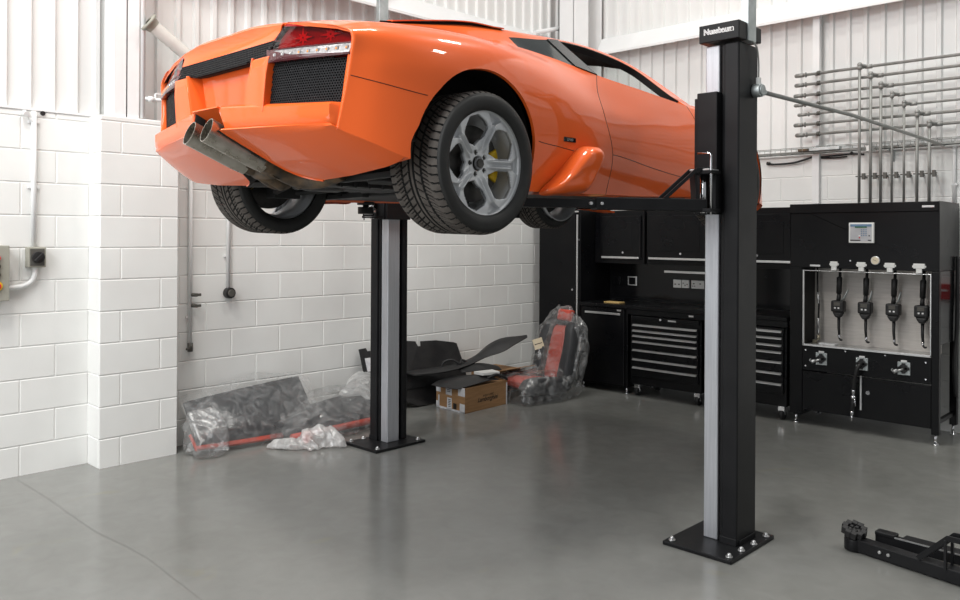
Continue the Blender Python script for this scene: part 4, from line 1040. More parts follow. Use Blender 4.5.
# tall cupboard
t = thing('tall_cabinet', 'tall black cupboard with a full-height bar handle in the far left corner', 'cabinet', (-5.72,7.45,0))
mb = MB(); mb.box((-6.02,FY+.02,.07),(-5.43,7.75,1.955)); obj('carcass', mb, 'black_cab', t, bevel=.004)
mb = MB(); mb.box((-6.0,FY,.09),(-5.49,FY+.019,1.94)); dr = obj('door', mb, 'black_cab', t, bevel=.005)
mb = MB(); mb.box((-5.462,FY-.018,.08),(-5.445,FY-.004,1.885)); mb.box((-5.462,FY-.006,.3),(-5.445,FY+.021,.32)); mb.box((-5.462,FY-.006,1.6),(-5.445,FY+.021,1.62)); obj('bar_handle', mb, 'bar', dr, bevel=.002)
lock(dr, -5.525, FY, 1.06)
for x in (-5.95,-5.48): foot(t,x,FY+.06); foot(t,x,7.70)
badge(t,-5.47,FY-.001,1.92)
# base cupboard
t = thing('base_cabinet', 'black low cupboard with one silver bar handle under the worktop', 'cabinet', (-5.13,7.45,0))
mb = MB(); mb.box((-5.425,FY+.02,.07),(-4.815,7.74,.895)); obj('carcass', mb, 'black_cab', t, bevel=.004)
mb = MB(); mb.box((-5.385,FY,.09),(-4.845,FY+.019,.885)); dr = obj('door', mb, 'black_cab', t, bevel=.005)
mb = MB(); handle(mb,-5.34,-4.885,FY,.832); obj('bar_handle', mb, 'bar', dr, bevel=.003)
for x in (-5.40,-4.84): foot(t,x,FY+.05); foot(t,x,7.68)
badge(t,-4.91,FY-.001,.872)
# roller drawer units
def drawer_unit(x0, x1, zs, label, y0=FY-.02):
    t = thing('drawer_cabinet', label, 'drawer cabinet', ((x0+x1)/2,7.4,0), 'black drawer cabinets')
    mb = MB(); mb.box((x0,y0+.024,.125),(x1,7.70,.835)); cb = obj('carcass', mb, 'black_cab', t, bevel=.005)
    mb = MB(); mb.box((x0+.02,y0+.004,.79),(x1-.02,y0+.024,.83)); tp = obj('top_rail', mb, 'black_cab', t, bevel=.003)
    lock(tp, (x0+x1)/2-.04, y0+.004, .812); badge(tp,(x0+x1)/2+.09,y0+.004,.808,.09)
    zb = list(zs)+[zs[-1]-.10]
    for k,z in enumerate(zs):
        lo = zb[k+1]+.018 if k < len(zs)-1 else z-.085
        mb = MB(); mb.box((x0+.025,y0+.002,lo),(x1-.025,y0+.022,z+.014)); d = obj('drawer', mb, 'black_cab', t, bevel=.003)
        mb = MB(); mb.prism([(x0+.04,y0+.002,z-.009),(x0+.04,y0-.016,z-.009),(x0+.04,y0-.016,z-.002),(x0+.04,y0+.002,z+.010)], (x1-x0-.08,0,0)); obj('drawer_handle', mb, 'bar', d)
    for x,y in ((x0+.06,y0+.08),(x1-.06,y0+.08),(x0+.06,7.6),(x1-.06,7.6)):
        mb = MB(); mb.cyl((x-.016,y,.05),(x+.016,y,.05),.049,20); mb.box((x-.03,y-.035,.08),(x+.03,y+.035,.125),1); mb.box((x-.026,y-.012,.045),(x-.019,y+.012,.10),1); mb.box((x+.019,y-.012,.045),(x+.026,y+.012,.10),1)
        obj('caster', mb, ['black_plastic','chrome'], t, bevel=.002)
    return t
drawer_unit(-4.765,-3.955,(.738,.680,.626,.566,.480,.384,.300),'black drawer cabinet on casters left of the near lift post')
drawer_unit(-3.93,-3.11,(.80,.74,.675,.612,.522,.422,.325),'black drawer cabinet between the near lift post and the oil cabinet')
# worktop, back panel
t = thing('worktop', 'long black worktop over the cupboard and drawers', 'worktop', (-4.27,7.44,.9))
mb = MB(); mb.box((-5.425,FY-.02,.897),(-3.10,7.735,.935)); obj('slab', mb, 'black_cab', t, bevel=.004)
mb = MB(); mb.box((-4.80,FY-.012,.842),(-3.10,FY+.03,.896)); fr = obj('front_rail', mb, 'black_cab', t, bevel=.002)
badge(fr,-4.06,FY-.013,.872,.05)
mb = MB(); mb.box((-5.425,7.742,.936),(-3.10,7.794,1.354)); o = obj('back_panel', mb, 'black_gloss', loc=(-4.27,7.76,.9)); tag(o, 'black splashback panel between worktop and wall cupboards', 'panel')
# wall cupboards
def wall_cab(x0, x1, label):
    t = thing('wall_cabinet', label, 'wall cabinet', ((x0+x1)/2,7.6,1.35), 'black wall cupboards over the worktop')
    mb = MB(); mb.box((x0,7.42,1.355),(x1,7.77,1.93)); obj('carcass', mb, 'black_cab', t, bevel=.003)
    mb = MB(); mb.box((x0+.035,7.398,1.40),(x1-.035,7.418,1.87)); d = obj('flap_door', mb, 'black_cab', t, bevel=.005)
    mb = MB(); mb.box((x0+.14,7.394,1.50),(x1-.14,7.3979,1.80)); obj('door_panel', mb, 'black_cab', d, bevel=.002)
    mb = MB(); handle(mb,x0+.045,x1-.045,7.398,1.421); obj('bar_handle', mb, 'bar', d, bevel=.003)
    lock(d, (x0+x1)/2+.03, 7.398, 1.475); return t
wall_cab(-5.335,-4.765,'black wall cupboard beside the tall corner cupboard')
wall_cab(-4.735,-3.965,'black wall cupboard with silver handle left of the near lift post')
wall_cab(-3.955,-3.105,'black wall cupboard between the near lift post and the oil cabinet')
mb = MB(); mb.box((-5.425,7.45,1.355),(-5.34,7.77,1.93)); o = obj('filler_panel', mb, 'black_cab', loc=(-5.38,7.6,1.355), bevel=.003); tag(o, 'narrow black filler panel between tall cupboard and first wall cupboard', 'panel')
# sockets, tool rail, pad
def socket(name, label, x0, x1, z0, z1, face, mark, group=None, y=7.742):
    t = thing(name, label, 'socket', ((x0+x1)/2,y,z0), group)
    mb = MB(); mb.box((x0,y-.012,z0),(x1,y,z1)); obj('plate', mb, face, t, bevel=.003)
    for a,b,c,d in mark:
        mb = MB(); mb.box((a,y-.015,c),(b,y-.011,d)); obj('rocker' if face != 'white_plastic' or d-c > .03 else 'pin_hole', mb, 'grey_dark' if face=='white_plastic' else 'black_gloss', t, bevel=.001)
socket('light_switch', 'dark switch with a pale frame left on the splashback', -5.18,-5.06,1.10,1.205,'bar',[(-5.162,-5.078,1.114,1.19)])
socket('data_socket', 'white socket plate beside the near lift post, furthest left of the pair', -4.60,-4.505,1.105,1.19,'white_plastic',[(-4.585,-4.565,1.135,1.147),(-4.54,-4.52,1.135,1.147)])
socket('data_socket', 'white socket plate in the middle between two white socket plates', -4.498,-4.41,1.105,1.19,'white_plastic',[(-4.485,-4.47,1.15,1.16),(-4.465,-4.45,1.13,1.14),(-4.44,-4.425,1.14,1.15)])
socket('power_socket', 'white double power socket half hidden by the near lift post', -4.385,-4.235,1.105,1.19,'white_plastic',[(-4.365,-4.345,1.15,1.162),(-4.372,-4.36,1.125,1.135),(-4.35,-4.338,1.125,1.135),(-4.29,-4.27,1.15,1.162)])
socket('wall_socket', 'black socket plate in the dark corner of the splashback', -5.72+.34,-5.62+.34,1.10,1.195,'black_gloss',[(-5.36,-5.30,1.115,1.18)])
mb = MB(); mb.box((-4.69,7.70,1.262),(-3.95,7.74,1.275)); mb.box((-4.69,7.695,1.262),(-3.95,7.70,1.285)); o = obj('tool_rail', mb, 'bar', loc=(-4.3,7.72,1.26)); tag(o, 'thin aluminium tool rail on the splashback', 'rail')
mb = MB(); mb.box((-5.14,7.22,.9355),(-4.94,7.32,.952), xf=None); o = obj('notepad', mb, 'yellow_pad', loc=(-5.04,7.27,.9355), bevel=.003); tag(o, 'kraft brown notepad lying on the black worktop', 'notepad')
# ------------------------------------------------------------------ oil dispensing cabinet
ox0, ox1 = -3.085, -1.880
t = thing('oil_cabinet', 'large black oil dispensing cabinet with open steel-backed bay and keypad', 'cabinet', (-2.49,7.45,0))
mb = MB(); mb.box((ox0,FY,1.385),(ox1,7.74,1.945)); mb.box((ox0,FY-.012,1.865),(ox1,FY,1.945)); hd = obj('head_box', mb, 'black_cab', t, bevel=.005)
mb = MB(); mb.box((ox0,FY,.085),(ox0+.115,7.74,1.385)); fr = obj('side_frame', mb, 'black_cab', t, bevel=.004)
for y0_,y1_ in ((FY,FY+.055),(7.68,7.74)):
    mb = MB(); mb.box((ox1-.055,y0_,.085),(ox1,y1_,1.385)); obj('leg', mb, 'black_cab', t, bevel=.004)
mb = MB(); mb.box((ox1-.012,FY+.056,.80),(ox1-.002,7.679,1.384)); obj('side_panel', mb, 'black_gloss', t)
mb = MB(); mb.box((ox1-.05,FY+.056,.16),(ox1-.02,7.679,.19)); obj('stretcher', mb, 'black_cab', t)
mb = MB(); mb.box((ox0+.116,FY+.004,.13),(ox1-.056,FY+.022,.475)); lo = obj('lower_doors', mb, 'black_cab', t, bevel=.004)
mb = MB(); mb.box((ox0+.116,FY+.002,.483),(ox1-.056,FY+.022,.695)); ap = obj('apron_panel', mb, 'black_cab', t, bevel=.003)
mb = MB(); mb.box((ox0+.116,7.44,.70),(ox1-.056,7.455,1.384)); obj('back_plate', mb, 'steel_back', t)
mb = MB(); mb.box((ox0+.116,FY+.0,.697),(ox1-.056,7.44,.706)); mb.box((ox0+.116,FY-.006,.697),(ox1-.056,FY+.004,.716)); obj('drip_tray', mb, 'bar', t, bevel=.002)
mb = MB(); mb.box((ox0+.118,FY-.006,.70),(ox0+.130,FY+.012,1.365)); mb.box((ox1-.066,FY-.006,.70),(ox1-.056,FY+.012,1.365)); mb.box((ox0+.118,FY-.002,1.357),(ox1-.056,FY+.008,1.363)); obj('bay_trim', mb, 'bar', t, bevel=.002)
for x,y in ((ox0+.05,FY+.03),(ox1-.03,FY+.03),(ox0+.05,7.70),(ox1-.03,7.70)): foot(t,x,y,.09)
badge(hd,-2.86,FY-.001,1.405,.09); badge(hd,-1.96,FY-.013,1.905,.09)
mb = MB(); mb.box((-2.477,FY-.012,.20),(-2.462,FY+.0,.49)); mb.box((-2.477,FY-.002,.24),(-2.462,FY+.006,.26)); mb.box((-2.477,FY-.002,.43),(-2.462,FY+.006,.45)); obj('bar_handle', mb, 'bar', lo, bevel=.002)
mb = MB(); mb.cyl((-2.415,FY-.008,.352),(-2.415,FY+.004,.352),.016,16); obj('lock', mb, 'chrome', lo)
mb = MB(); mb.box((-2.468,FY+.0035,.13),(-2.4655,FY+.0045,.475)); obj('door_gap', mb, 'void', lo)
for x,z in ((-2.94,.66),(-2.60,.68),(-2.28,.68),(-1.975,.655),(-2.94,.52),(-1.975,.52)):
    mb = MB(); mb.cyl((x,FY-.003,z),(x,FY+.003,z),.007,10); obj('screw', mb, 'chrome', ap)
# keypad
t2 = thing('keypad_terminal', 'white framed oil keypad terminal on the black cabinet head', 'keypad', (-2.466,FY,1.61))
mb = MB(); mb.box((-2.567,FY-.03,1.607),(-2.366,FY-.0125+.0125,1.778)); cs = obj('case', mb, 'white_plastic', t2, bevel=.004)
mb = MB(); mb.box((-2.553,FY-.0325,1.622),(-2.382,FY-.0301,1.765)); obj('keypad_face', mb, 'screen_grey', t2)
mb = MB(); mb.box((-2.553,FY-.0345,1.745),(-2.382,FY-.0325,1.765)); obj('header_strip', mb, 'screen_blue', t2)
mb = MB(); mb.box((-2.515,FY-.0355,1.735),(-2.42,FY-.0345+.002,1.746)); obj('display', mb, 'screen_green', t2)
for r_ in range(4):
    for c_ in range(3):
        mb = MB(); x = -2.461+.018*c_; z = 1.718-.016*r_; mb.box((x-.005,FY-.0345,z-.004),(x+.005,FY-.0325,z+.004)); obj('key', mb, 'screen_blue', t2)
for x,m_,w in ((-2.478,'white_print',.014),(-2.478,'button_red',.010),(-2.40,'ink',.010)):
    mb = MB(); z = 1.668 if m_ != 'button_red' else 1.652; mb.box((x-w/2,FY-.0345,z-.005),(x+w/2,FY-.0325,z+.005)); obj('key', mb, m_, t2)
mb = MB(); mb.box((-2.552,FY-.0345,1.626),(-2.47,FY-.0325,1.634)); mb.box((-2.41,FY-.0345,1.626),(-2.385,FY-.0325,1.634)); obj('card_slot', mb, 'ink', t2)
t2 = thing('pressure_gauge', 'small round white pressure gauge above the dispensing bay', 'gauge', (-2.356,FY,1.46))
mb = MB(); mb.cyl((-2.356,FY-.02,1.462),(-2.356,FY,1.462),.036,24); obj('case', mb, 'bar', t2, bevel=.003)
mb = MB(); mb.cyl((-2.356,FY-.0215,1.462),(-2.356,FY-.02,1.462),.030,24); obj('dial', mb, 'paper', t2)
mb = MB(); mb.beam((-2.372,FY-.0225,1.470),(-2.345,FY-.0225,1.458),.003,.002); obj('needle', mb, 'ink', t2)
mb = MB(); mb.cyl((-2.56,FY-.01,1.455),(-2.56,FY,1.455),.007,12); obj('key_lock', mb, 'chrome', hd)
# oil guns
words = ['furthest left','second from the left','third from the left','furthest right']
for k,x in enumerate((-2.715,-2.49,-2.265,-2.045)):
    b = thing('hook_bracket', 'white hook bracket over the dispensing bay, %s' % words[k], 'bracket', (x+.02,FY,1.38), 'white brackets over the bay')
    mb = MB(); bx_ = x+.02; w = .030+.004*k
    mb.box((bx_-w,FY-.02,1.405),(bx_+w,FY-.0001,1.445)); mb.box((bx_-w-.009,FY-.014,1.412),(bx_+w+.009,FY-.0001,1.43)); mb.box((bx_-.022,FY-.018,1.368),(bx_+.022,FY-.0001,1.405)); obj('plate', mb, 'white_plastic', b, bevel=.003)
    g = thing('oil_gun', 'black metered oil gun hanging in the bay, %s' % words[k], 'oil gun', (x,7.33,.76), 'black oil guns in the bay')
    yy = 7.33
    mb = MB(); mb.tube([(x+.01,yy,1.384),(x+.008,yy,1.31),(x+.004,yy,1.30),(x,yy,1.16)], [.012,.012,.024,.022], 12); mb.tube([(x,yy,1.16),(x-.004,yy,1.09)], [.016,.02], 12); obj('hose_grip', mb, 'black_plastic', g)
    mb = MB(); mb.box((x-.055,yy-.05,1.0),(x+.055,yy+.03,1.10)); mb.prism([(x-.05,yy-.04,1.001),(x+.05,yy-.04,1.001),(x+.02,yy-.04,.95),(x-.02,yy-.04,.95)], (0,.06,0)); mt_ = obj('meter_body', mb, 'black_plastic', g, bevel=.014)
    mb = MB(); mb.box((x-.026,yy-.0525,1.055),(x+.026,yy-.0495,1.085)); obj('meter_display', mb, 'grey_dark', mt_)
    for q in (-.022,.008):
        mb = MB(); mb.box((x+q,yy-.053,1.03),(x+q+.014,yy-.0495,1.043)); obj('meter_button', mb, 'white_print', mt_)
    mb = MB(); mb.tube([(x,yy,.955),(x,yy,.86),(x+.004,yy,.80)], [.013,.012,.010], 12); mb.tube(smooth_path([(x+.004,yy,.80),(x+.006,yy-.005,.775),(x+.02,yy-.015,.757),(x+.035,yy-.02,.76)]), .0085, 10); obj('spout', mb, 'black_plastic', g)
    mb = MB(); mb.cyl((x+.004,yy,.80),(x+.006,yy-.004,.775),.012,12); obj('spout_tip', mb, 'chrome', g)
    if k < 3:
        mb = MB(); q = .05 if k == 0 else .022; mb.tube([(x+.02,yy-.03,1.09),(x+.04+q*.4,yy-.04,1.13),(x+.045+q,yy-.045,1.20)], [.007,.010,.006], 8, sq=(1.4,.6)); obj('trigger', mb, 'galv', g)
t2 = thing('grease_gun', 'slim grease lance hanging at the left side of the bay', 'grease gun', (-2.90,7.36,.74))
mb = MB(); mb.tube([(-2.915,7.36,1.38),(-2.913,7.36,1.15),(-2.90,7.36,1.08),(-2.905,7.36,.90)], .008, 8); obj('lance', mb, 'black_plastic', t2)
mb = MB(); mb.cyl((-2.91,7.36,1.16),(-2.905,7.36,1.06),.012,10); obj('swivel', mb, 'bar', t2)
mb = MB(); mb.cyl((-2.905,7.36,.93),(-2.905,7.36,.78),.012,10); mb.beam((-2.915,7.34,.90),(-2.885,7.33,.84),.01,.01); obj('fitting', mb, 'bar', t2)
mb = MB(); mb.cyl((-2.905,7.36,.78),(-2.905,7.36,.735),.016,12); mb.box((-2.95,7.34,.7065),(-2.92,7.37,.735)); obj('nozzle', mb, 'brass', t2)
mb = MB(); mb.box((-2.86,7.25,.7066),(-2.72,7.33,.722)); o = obj('tag_card', mb, 'white_print', loc=(-2.79,7.29,.7066), bevel=.001); tag(o, 'small pale card lying on the drip tray', 'card')
# outlets on the apron
pos_ = ['under the left end of the bay','in the middle with the hanging hose','near the right end of the apron']
for k,(x,z) in enumerate(((-2.80,.598),(-2.462,.592),(-2.135,.592))):
    u = thing('quick_coupler', 'square silver hose outlet %s' % pos_[k], 'hose outlet', (x,FY,z-.05), 'silver hose outlets on the apron')
    mb = MB(); mb.box((x-.048,FY-.010,z-.055),(x+.048,FY+.0015,z+.05)); pl = obj('plate', mb, 'galv', u, bevel=.002)
    mb = MB(); mb.box((x-.022,FY-.012,z+.05),(x+.022,FY+.0015,z+.064)); obj('name_tab', mb, 'white_print', u, bevel=.001)
    mb = MB(); mb.cyl((x,FY-.03,z),(x,FY-.010,z),.034,20); mb.box((x-.042,FY-.03,z-.012),(x+.042,FY-.012,z+.012)); mb.box((x-.012,FY-.032,z-.042),(x+.012,FY-.012,z+.042)); obj('collar', mb, 'black_plastic', u, bevel=.003)
    for sx_,sz_ in ((-1,-1),(1,1),(-1,1),(1,-1)):
        mb = MB(); mb.cyl((x+sx_*.04,FY-.013,z+sz_*.04),(x+sx_*.04,FY-.009,z+sz_*.04),.004,8); obj('screw', mb, 'chrome', pl)
    if k != 1:
        mb = MB(); a = Vector((x,FY-.03,z-.005)); b_ = a+Vector((-.06,-.045,-.022)); mb.cyl(a, a+(b_-a)*.6, .009, 12); mb.cyl(a+(b_-a)*.6, b_, .016, 12); mb.tube(smooth_path([b_,b_+Vector((-.012,-.006,.012)),b_+Vector((-.004,-.004,.026))]), .004, 8); obj('nozzle', mb, 'bar', u)
h = thing('air_hose', 'short black hose with silver gun hanging from the middle outlet', 'hose', (-2.5,FY-.04,.2))
mb = MB(); mb.tube(smooth_path([(-2.462,FY-.031,.592),(-2.468,FY-.07,.575),(-2.49,FY-.075,.50),(-2.505,FY-.065,.42),(-2.51,FY-.06,.375)]), .015, 12); obj('hose', mb, 'black_plastic', h)
mb = MB(); mb.cyl((-2.51,FY-.06,.385),(-2.512,FY-.06,.335),.014,12); mb.sphere((-2.512,FY-.06,.31),.022,12); mb.tube([(-2.50,FY-.065,.30),(-2.49,FY-.07,.24)], .005, 8); mb.cyl((-2.522,FY-.058,.19),(-2.523,FY-.058,.165),.015,12); mb.tube([(-2.523,FY-.058,.165),(-2.525,FY-.058,.105)], [.009,.006], 8); obj('gun_metal', mb, 'chrome', h)
mb = MB(); mb.tube([(-2.512,FY-.06,.30),(-2.521,FY-.058,.19)], .014, 10); obj('gun_grip', mb, 'black_plastic', h)
# cable hanging behind the right leg
mb = MB(); mb.tube(smooth_path([(-1.862,7.62,1.50),(-1.862,7.62,1.2),(-1.86,7.60,.9),(-1.872,7.58,.6),(-1.865,7.60,.34)]), .016, 10); o = obj('supply_hose', mb, 'black_plastic', loc=(-1.87,7.6,.34)); tag(o, 'black supply hose hanging at the right side of the oil cabinet', 'hose')
t2 = thing('call_point', 'red wall box at the right picture edge behind the oil cabinet', 'wall box', (-1.75,7.795,1.12))
mb = MB(); mb.box((-1.83,7.72,1.13),(-1.68,7.7965,1.26)); obj('box', mb, 'red_box', t2, bevel=.004)
mb = MB(); mb.box((-1.80,7.714,1.20),(-1.71,7.721,1.215)); obj('label_strip', mb, 'white_print', t2)

# ------------------------------------------------------------------ pipework on the back wall
heights = [3.184,3.092,2.992,2.902,2.810,2.715,2.618]
xs_l = [-3.233,-3.233,-3.242,-3.241,-3.205,-3.24,-3.225]
xs_d = [-2.599,-2.514,-2.431,-2.333,-2.238,-2.136,-2.051]
xs_b = [-2.679,-2.584,-2.499,-2.407,-2.309,-2.205,-2.11]
ordn = ['topmost','second from top','third from top','middle','third from bottom','second from bottom','lowest']
ordl = ['leftmost','second from left','third from left','middle','third from right','second from right','rightmost']
for k in range(7):
    z = heights[k]; R = .0135 if k not in (3,4) else .0105
    a = thing('supply_pipe', 'horizontal grey steel pipe on the back wall, %s of the seven' % ordn[k], 'pipe', (-1.5,7.66,z), 'seven horizontal supply pipes')
    mb = MB(); mb.tube([(xs_l[k]+.03,7.66,z),(1.2,7.66,z)], R, 12); obj('tube', mb, 'pipe_galv', a)
    mb = MB(); mb.cyl((xs_l[k]-.01,7.66,z),(xs_l[k]+.06,7.66,z),R+.006,12); mb.sphere((xs_l[k]-.01,7.66,z),R+.006,10); mb.cyl((xs_l[k]+.075,7.66,z),(xs_l[k]+.085,7.66,z),R+.01,12); obj('end_cap', mb, 'pipe_galv', a)
    mb = MB(); mb.cyl((-3.045,7.66,z),(-3.02,7.66,z),R+.009,14); mb.beam((-3.085,7.66,z),(-3.085,7.745,z),.012,.012); mb.beam((-3.085,7.66,z),(-3.02,7.66,z),.012,.012); obj('pipe_clamp', mb, 'grey_dark', a)
    # drop: elbow steps towards the room, then runs down to the cabinet head
    xd = xs_b[k]+.035
    d = thing('drop_pipe', 'vertical grey steel drop pipe into the oil cabinet, %s of the seven' % ordl[k], 'pipe', (xd,7.56,1.95), 'seven vertical drop pipes')
    xe = xd+.17
    mb = MB(); mb.tube([(xd,7.60,1.946),(xd,7.60,z+.012)], R*.92, 12); obj('tube', mb, 'pipe_galv', d)
    mb = MB(); mb.sphere((xd,7.60,z+.014),R+.009,12); mb.cyl((xd,7.60,z-.03),(xd,7.60,z+.01),R+.005,12); mb.tube([(xd,7.60,z+.014),(xd+.03,7.635,z+.008),(xd+.045,7.66,z)], R*.95, 10); mb.cyl((xd+.03,7.66,z),(xd+.085,7.66,z),R+.006,12); obj('elbow', mb, 'pipe_galv', d)
    mb = MB(); mb.beam((xd-.03,7.60,2.20),(xd+.06,7.60,2.20),.012,.01); mb.box((xd+.025,7.585,2.17),(xd+.05,7.615,2.225)); mb.beam((xd,7.61,2.2),(xd,7.795,2.2),.012,.012); obj('pipe_clip', mb, 'grey_dark', d)
# wire cable tray
t = thing('cable_tray', 'wire mesh cable tray running along the back wall below the pipes', 'cable tray', (-1.5,7.7,2.43))
mb = MB()
for y,z in ((7.775,2.50),(7.775,2.448),(7.72,2.445),(7.665,2.448),(7.665,2.50)): mb.tube([(-4.6,y,z),(1.2,y,z)], .0035, 6)
obj('rail_wire', mb, 'pipe_galv', t)
mb = MB(); x = -4.55
while x < 1.2: mb.tube([(x,7.775,2.50),(x,7.775,2.445),(x,7.665,2.445),(x,7.665,2.50)], .0028, 6); x += .105
obj('cross_wires', mb, 'pipe_galv', t)
mb = MB(); mb.tube([(-4.6,7.70,2.458),(1.2,7.70,2.458)], .011, 8); mb.tube([(-2.6,7.735,2.456),(1.2,7.735,2.456)], .009, 8); obj('tray_cable', mb, 'pipe_galv', t)
for x in (-2.42,-1.6): mb = MB(); mb.prism([(x,7.795,2.44),(x,7.66,2.44),(x,7.795,2.33)], (.012,0,0)); obj('tray_bracket', mb, 'galv', t)
t = thing('coupling_block', 'zinc clamp block with a red end lying on the cable tray', 'clamp', (-3.05,7.69,2.47))
mb = MB(); mb.box((-3.12,7.655,2.462),(-2.84,7.715,2.492)); mb.cyl((-3.05,7.685,2.49),(-3.05,7.685,2.515),.012,10); mb.cyl((-2.95,7.685,2.49),(-2.95,7.685,2.515),.012,10); obj('body', mb, 'galv', t, bevel=.004)
mb = MB(); mb.box((-3.23,7.665,2.465),(-3.12,7.705,2.488)); obj('red_end', mb, 'rust', t, bevel=.003)
mb = MB(); mb.box((-2.60,7.64,2.425),(-2.54,7.70,2.475)); o = obj('tray_joint_box', mb, 'white_plastic', loc=(-2.57,7.67,2.425), bevel=.003); tag(o, 'small white junction cube on the cable tray', 'junction box')
mb = MB(); mb.tube(smooth_path([(-3.56,7.77,2.375),(-3.50,7.76,2.365),(-3.31,7.76,2.370),(-3.16,7.76,2.405),(-3.10,7.765,2.43)]), .010, 8); mb.cyl((-3.58,7.77,2.38),(-3.55,7.77,2.375),.017,10); o = obj('cable', mb, 'black_plastic', loc=(-3.3,7.75,2.33)); tag(o, 'black cable sagging on the back wall left of the white post', 'cable')
mb = MB(); mb.tube(smooth_path([(-3.05,7.77,2.41),(-2.91,7.76,2.415),(-2.77,7.76,2.42),(-2.66,7.77,2.41)]), .009, 8); mb.tube(smooth_path([(-3.05,7.78,2.40),(-2.91,7.77,2.395),(-2.81,7.77,2.40)]), .007, 8); mb.cyl((-2.78,7.765,2.42),(-2.76,7.765,2.437),.013,10); o = obj('cable', mb, 'black_plastic', loc=(-2.8,7.76,2.36)); tag(o, 'black cable sagging on the back wall right of the white post', 'cable')
mb = MB(); mb.tube([(-1.93,7.780,2.43),(-1.93,7.780,1.95)], .0145, 10); mb.box((-1.955,7.768,2.10),(-1.905,7.797,2.12)); o = obj('conduit', mb, 'steel_white', loc=(-1.93,7.77,1.5)); tag(o, 'white vertical conduit on the back wall right of the drop pipes', 'conduit')
# ------------------------------------------------------------------ things on the floor by the left wall
def evalmesh(o):
    bpy.context.view_layer.update()
    dg = bpy.context.evaluated_depsgraph_get(); me = bpy.data.meshes.new_from_object(o.evaluated_get(dg)); return me
def film_bag(name, hulls, mats, loc, voxel=.022, crinkle=.016, freq=7, seed=0, floor=True, smooth_it=3):
    """loose plastic wrapped round point clouds: hulls -> voxel skin -> creases"""
    me = bpy.data.meshes.new('wrap'); bm = bmesh.new()
    for pts in hulls:
        vs = [bm.verts.new(Vector(p)) for p in pts]
        r = bmesh.ops.convex_hull(bm, input=vs)
        bmesh.ops.delete(bm, geom=list({g for g in r['geom_interior']+r['geom_unused'] if isinstance(g, bmesh.types.BMVert)}), context='VERTS')
    bm.to_mesh(me); bm.free()
    t = bpy.data.objects.new('wrap', me); COL.objects.link(t)
    md = t.modifiers.new('r','REMESH'); md.mode = 'VOXEL'; md.voxel_size = voxel
    md = t.modifiers.new('s','SMOOTH'); md.iterations = smooth_it; md.factor = .6
    md = t.modifiers.new('d','SUBSURF'); md.levels = 1
    m2 = evalmesh(t); bpy.data.objects.remove(t)
    nrm = [v.normal.copy() for v in m2.vertices]
    for v,n in zip(m2.vertices, nrm):
        p = v.co*freq+Vector((seed,seed*2.3,0))
        w = noise.noise_vector(p*.6)*1.3
        a = 1-abs(noise.noise(p+w))*2.2; b = 1-abs(noise.noise(p*2.1+w*1.5+Vector((9,0,0))))*2.2
        q = v.co+n*(crinkle*(a*1.0+b*.28)-crinkle*.4)
        if floor: q.z = max(q.z, .004+.002*(a+1))
        v.co = q
    mb = MB(); mb.v = [v.co.copy() for v in m2.vertices]; mb.f = [(list(p.vertices),0,True) for p in m2.polygons]
    return obj(name, mb, mats, loc=loc, clean=False)
def drape(name, P, mats, loc, crinkle=.012, freq=9, seed=0):
    """sheet of film: control grid P -> fine wavy sheet"""
    rows = [spline([Vector(p) for p in r], 8) for r in P]; cols = list(zip(*rows)); F = [spline(list(c), 8) for c in cols]
    mb = MB()
    for r in F:
        for k,p in enumerate(r):
            q = p*freq+Vector((seed,0,seed)); w = noise.noise_vector(q*.7)
            r[k] = p+w*crinkle+noise.noise_vector(q*2.3)*crinkle*.45
            r[k].z = max(r[k].z,.005); r[k].x = max(r[k].x, WX+.012)
    mb.grid(F); return obj(name, mb, mats, loc=loc, clean=False)
# --- dark panel with an orange edge, standing against the wall
t = thing('bumper_panel', 'dark grey car panel with red-orange lower edge leaning by the pier', 'car panel', (-5.93,3.35,0))
def lean(y, h, out=0): # point on the leaning panel: y along the wall, h height up the panel
    return Vector((-5.72-.30*h/.42+out+.03*sin((y-2.9)*3), y, .012+h))
mb = MB(); P = []
for k in range(15):
    y = 2.90+1.06*k/14; f = k/14; hi = .36+.07*f-.05*(f-.5)**2; lo_ = .045-.03*f
    P.append([lean(y, lo_+(hi-lo_)*q/6, .022*sin(pi*q/6)) for q in range(7)])
mb.grid(P); pn = obj('panel', mb, 'dark_fabric', t, solid=(.018,0))
mb = MB(); P = []
for k in range(15):
    y = 2.89+1.09*k/14; f = k/14; lo_ = .045-.03*f
    P.append([lean(y, lo_+.012+.010*f), lean(y,lo_+.008,.030), lean(y,lo_-.002,.034), lean(y, max(lo_-.012,-.008),.02), lean(y,lo_-.01,-.01)])
mb.grid(P); mb.tube([lean(2.895,.03,.02),lean(2.885,.13,.0)], .008, 8); obj('orange_edge', mb, 'red_fabric', pn, solid=(.010,0))
o = drape('plastic_sheet', [[(-5.75,2.86,.015),(-5.70,3.1,.012),(-5.66,3.4,.012),(-5.64,3.7,.012),(-5.66,4.0,.015)],
  [(-5.66,2.86,.08),(-5.64,3.1,.10),(-5.63,3.4,.11),(-5.63,3.7,.10),(-5.67,4.02,.10)],
  [(-5.76,2.86,.22),(-5.74,3.1,.24),(-5.73,3.4,.25),(-5.74,3.7,.24),(-5.78,4.0,.23)],
  [(-5.93,2.87,.36),(-5.92,3.1,.40),(-5.93,3.4,.43),(-5.95,3.7,.44),(-5.97,3.99,.45)],
  [(-6.05,2.90,.39),(-6.06,3.1,.43),(-6.07,3.4,.47),(-6.08,3.6,.50),(-6.08,3.8,.47)]], 'film', (-5.9,3.4,0), .012, 5, 3)
tag(o, 'clear plastic sheet wrapped over the dark panel beside the pier', 'plastic sheet')
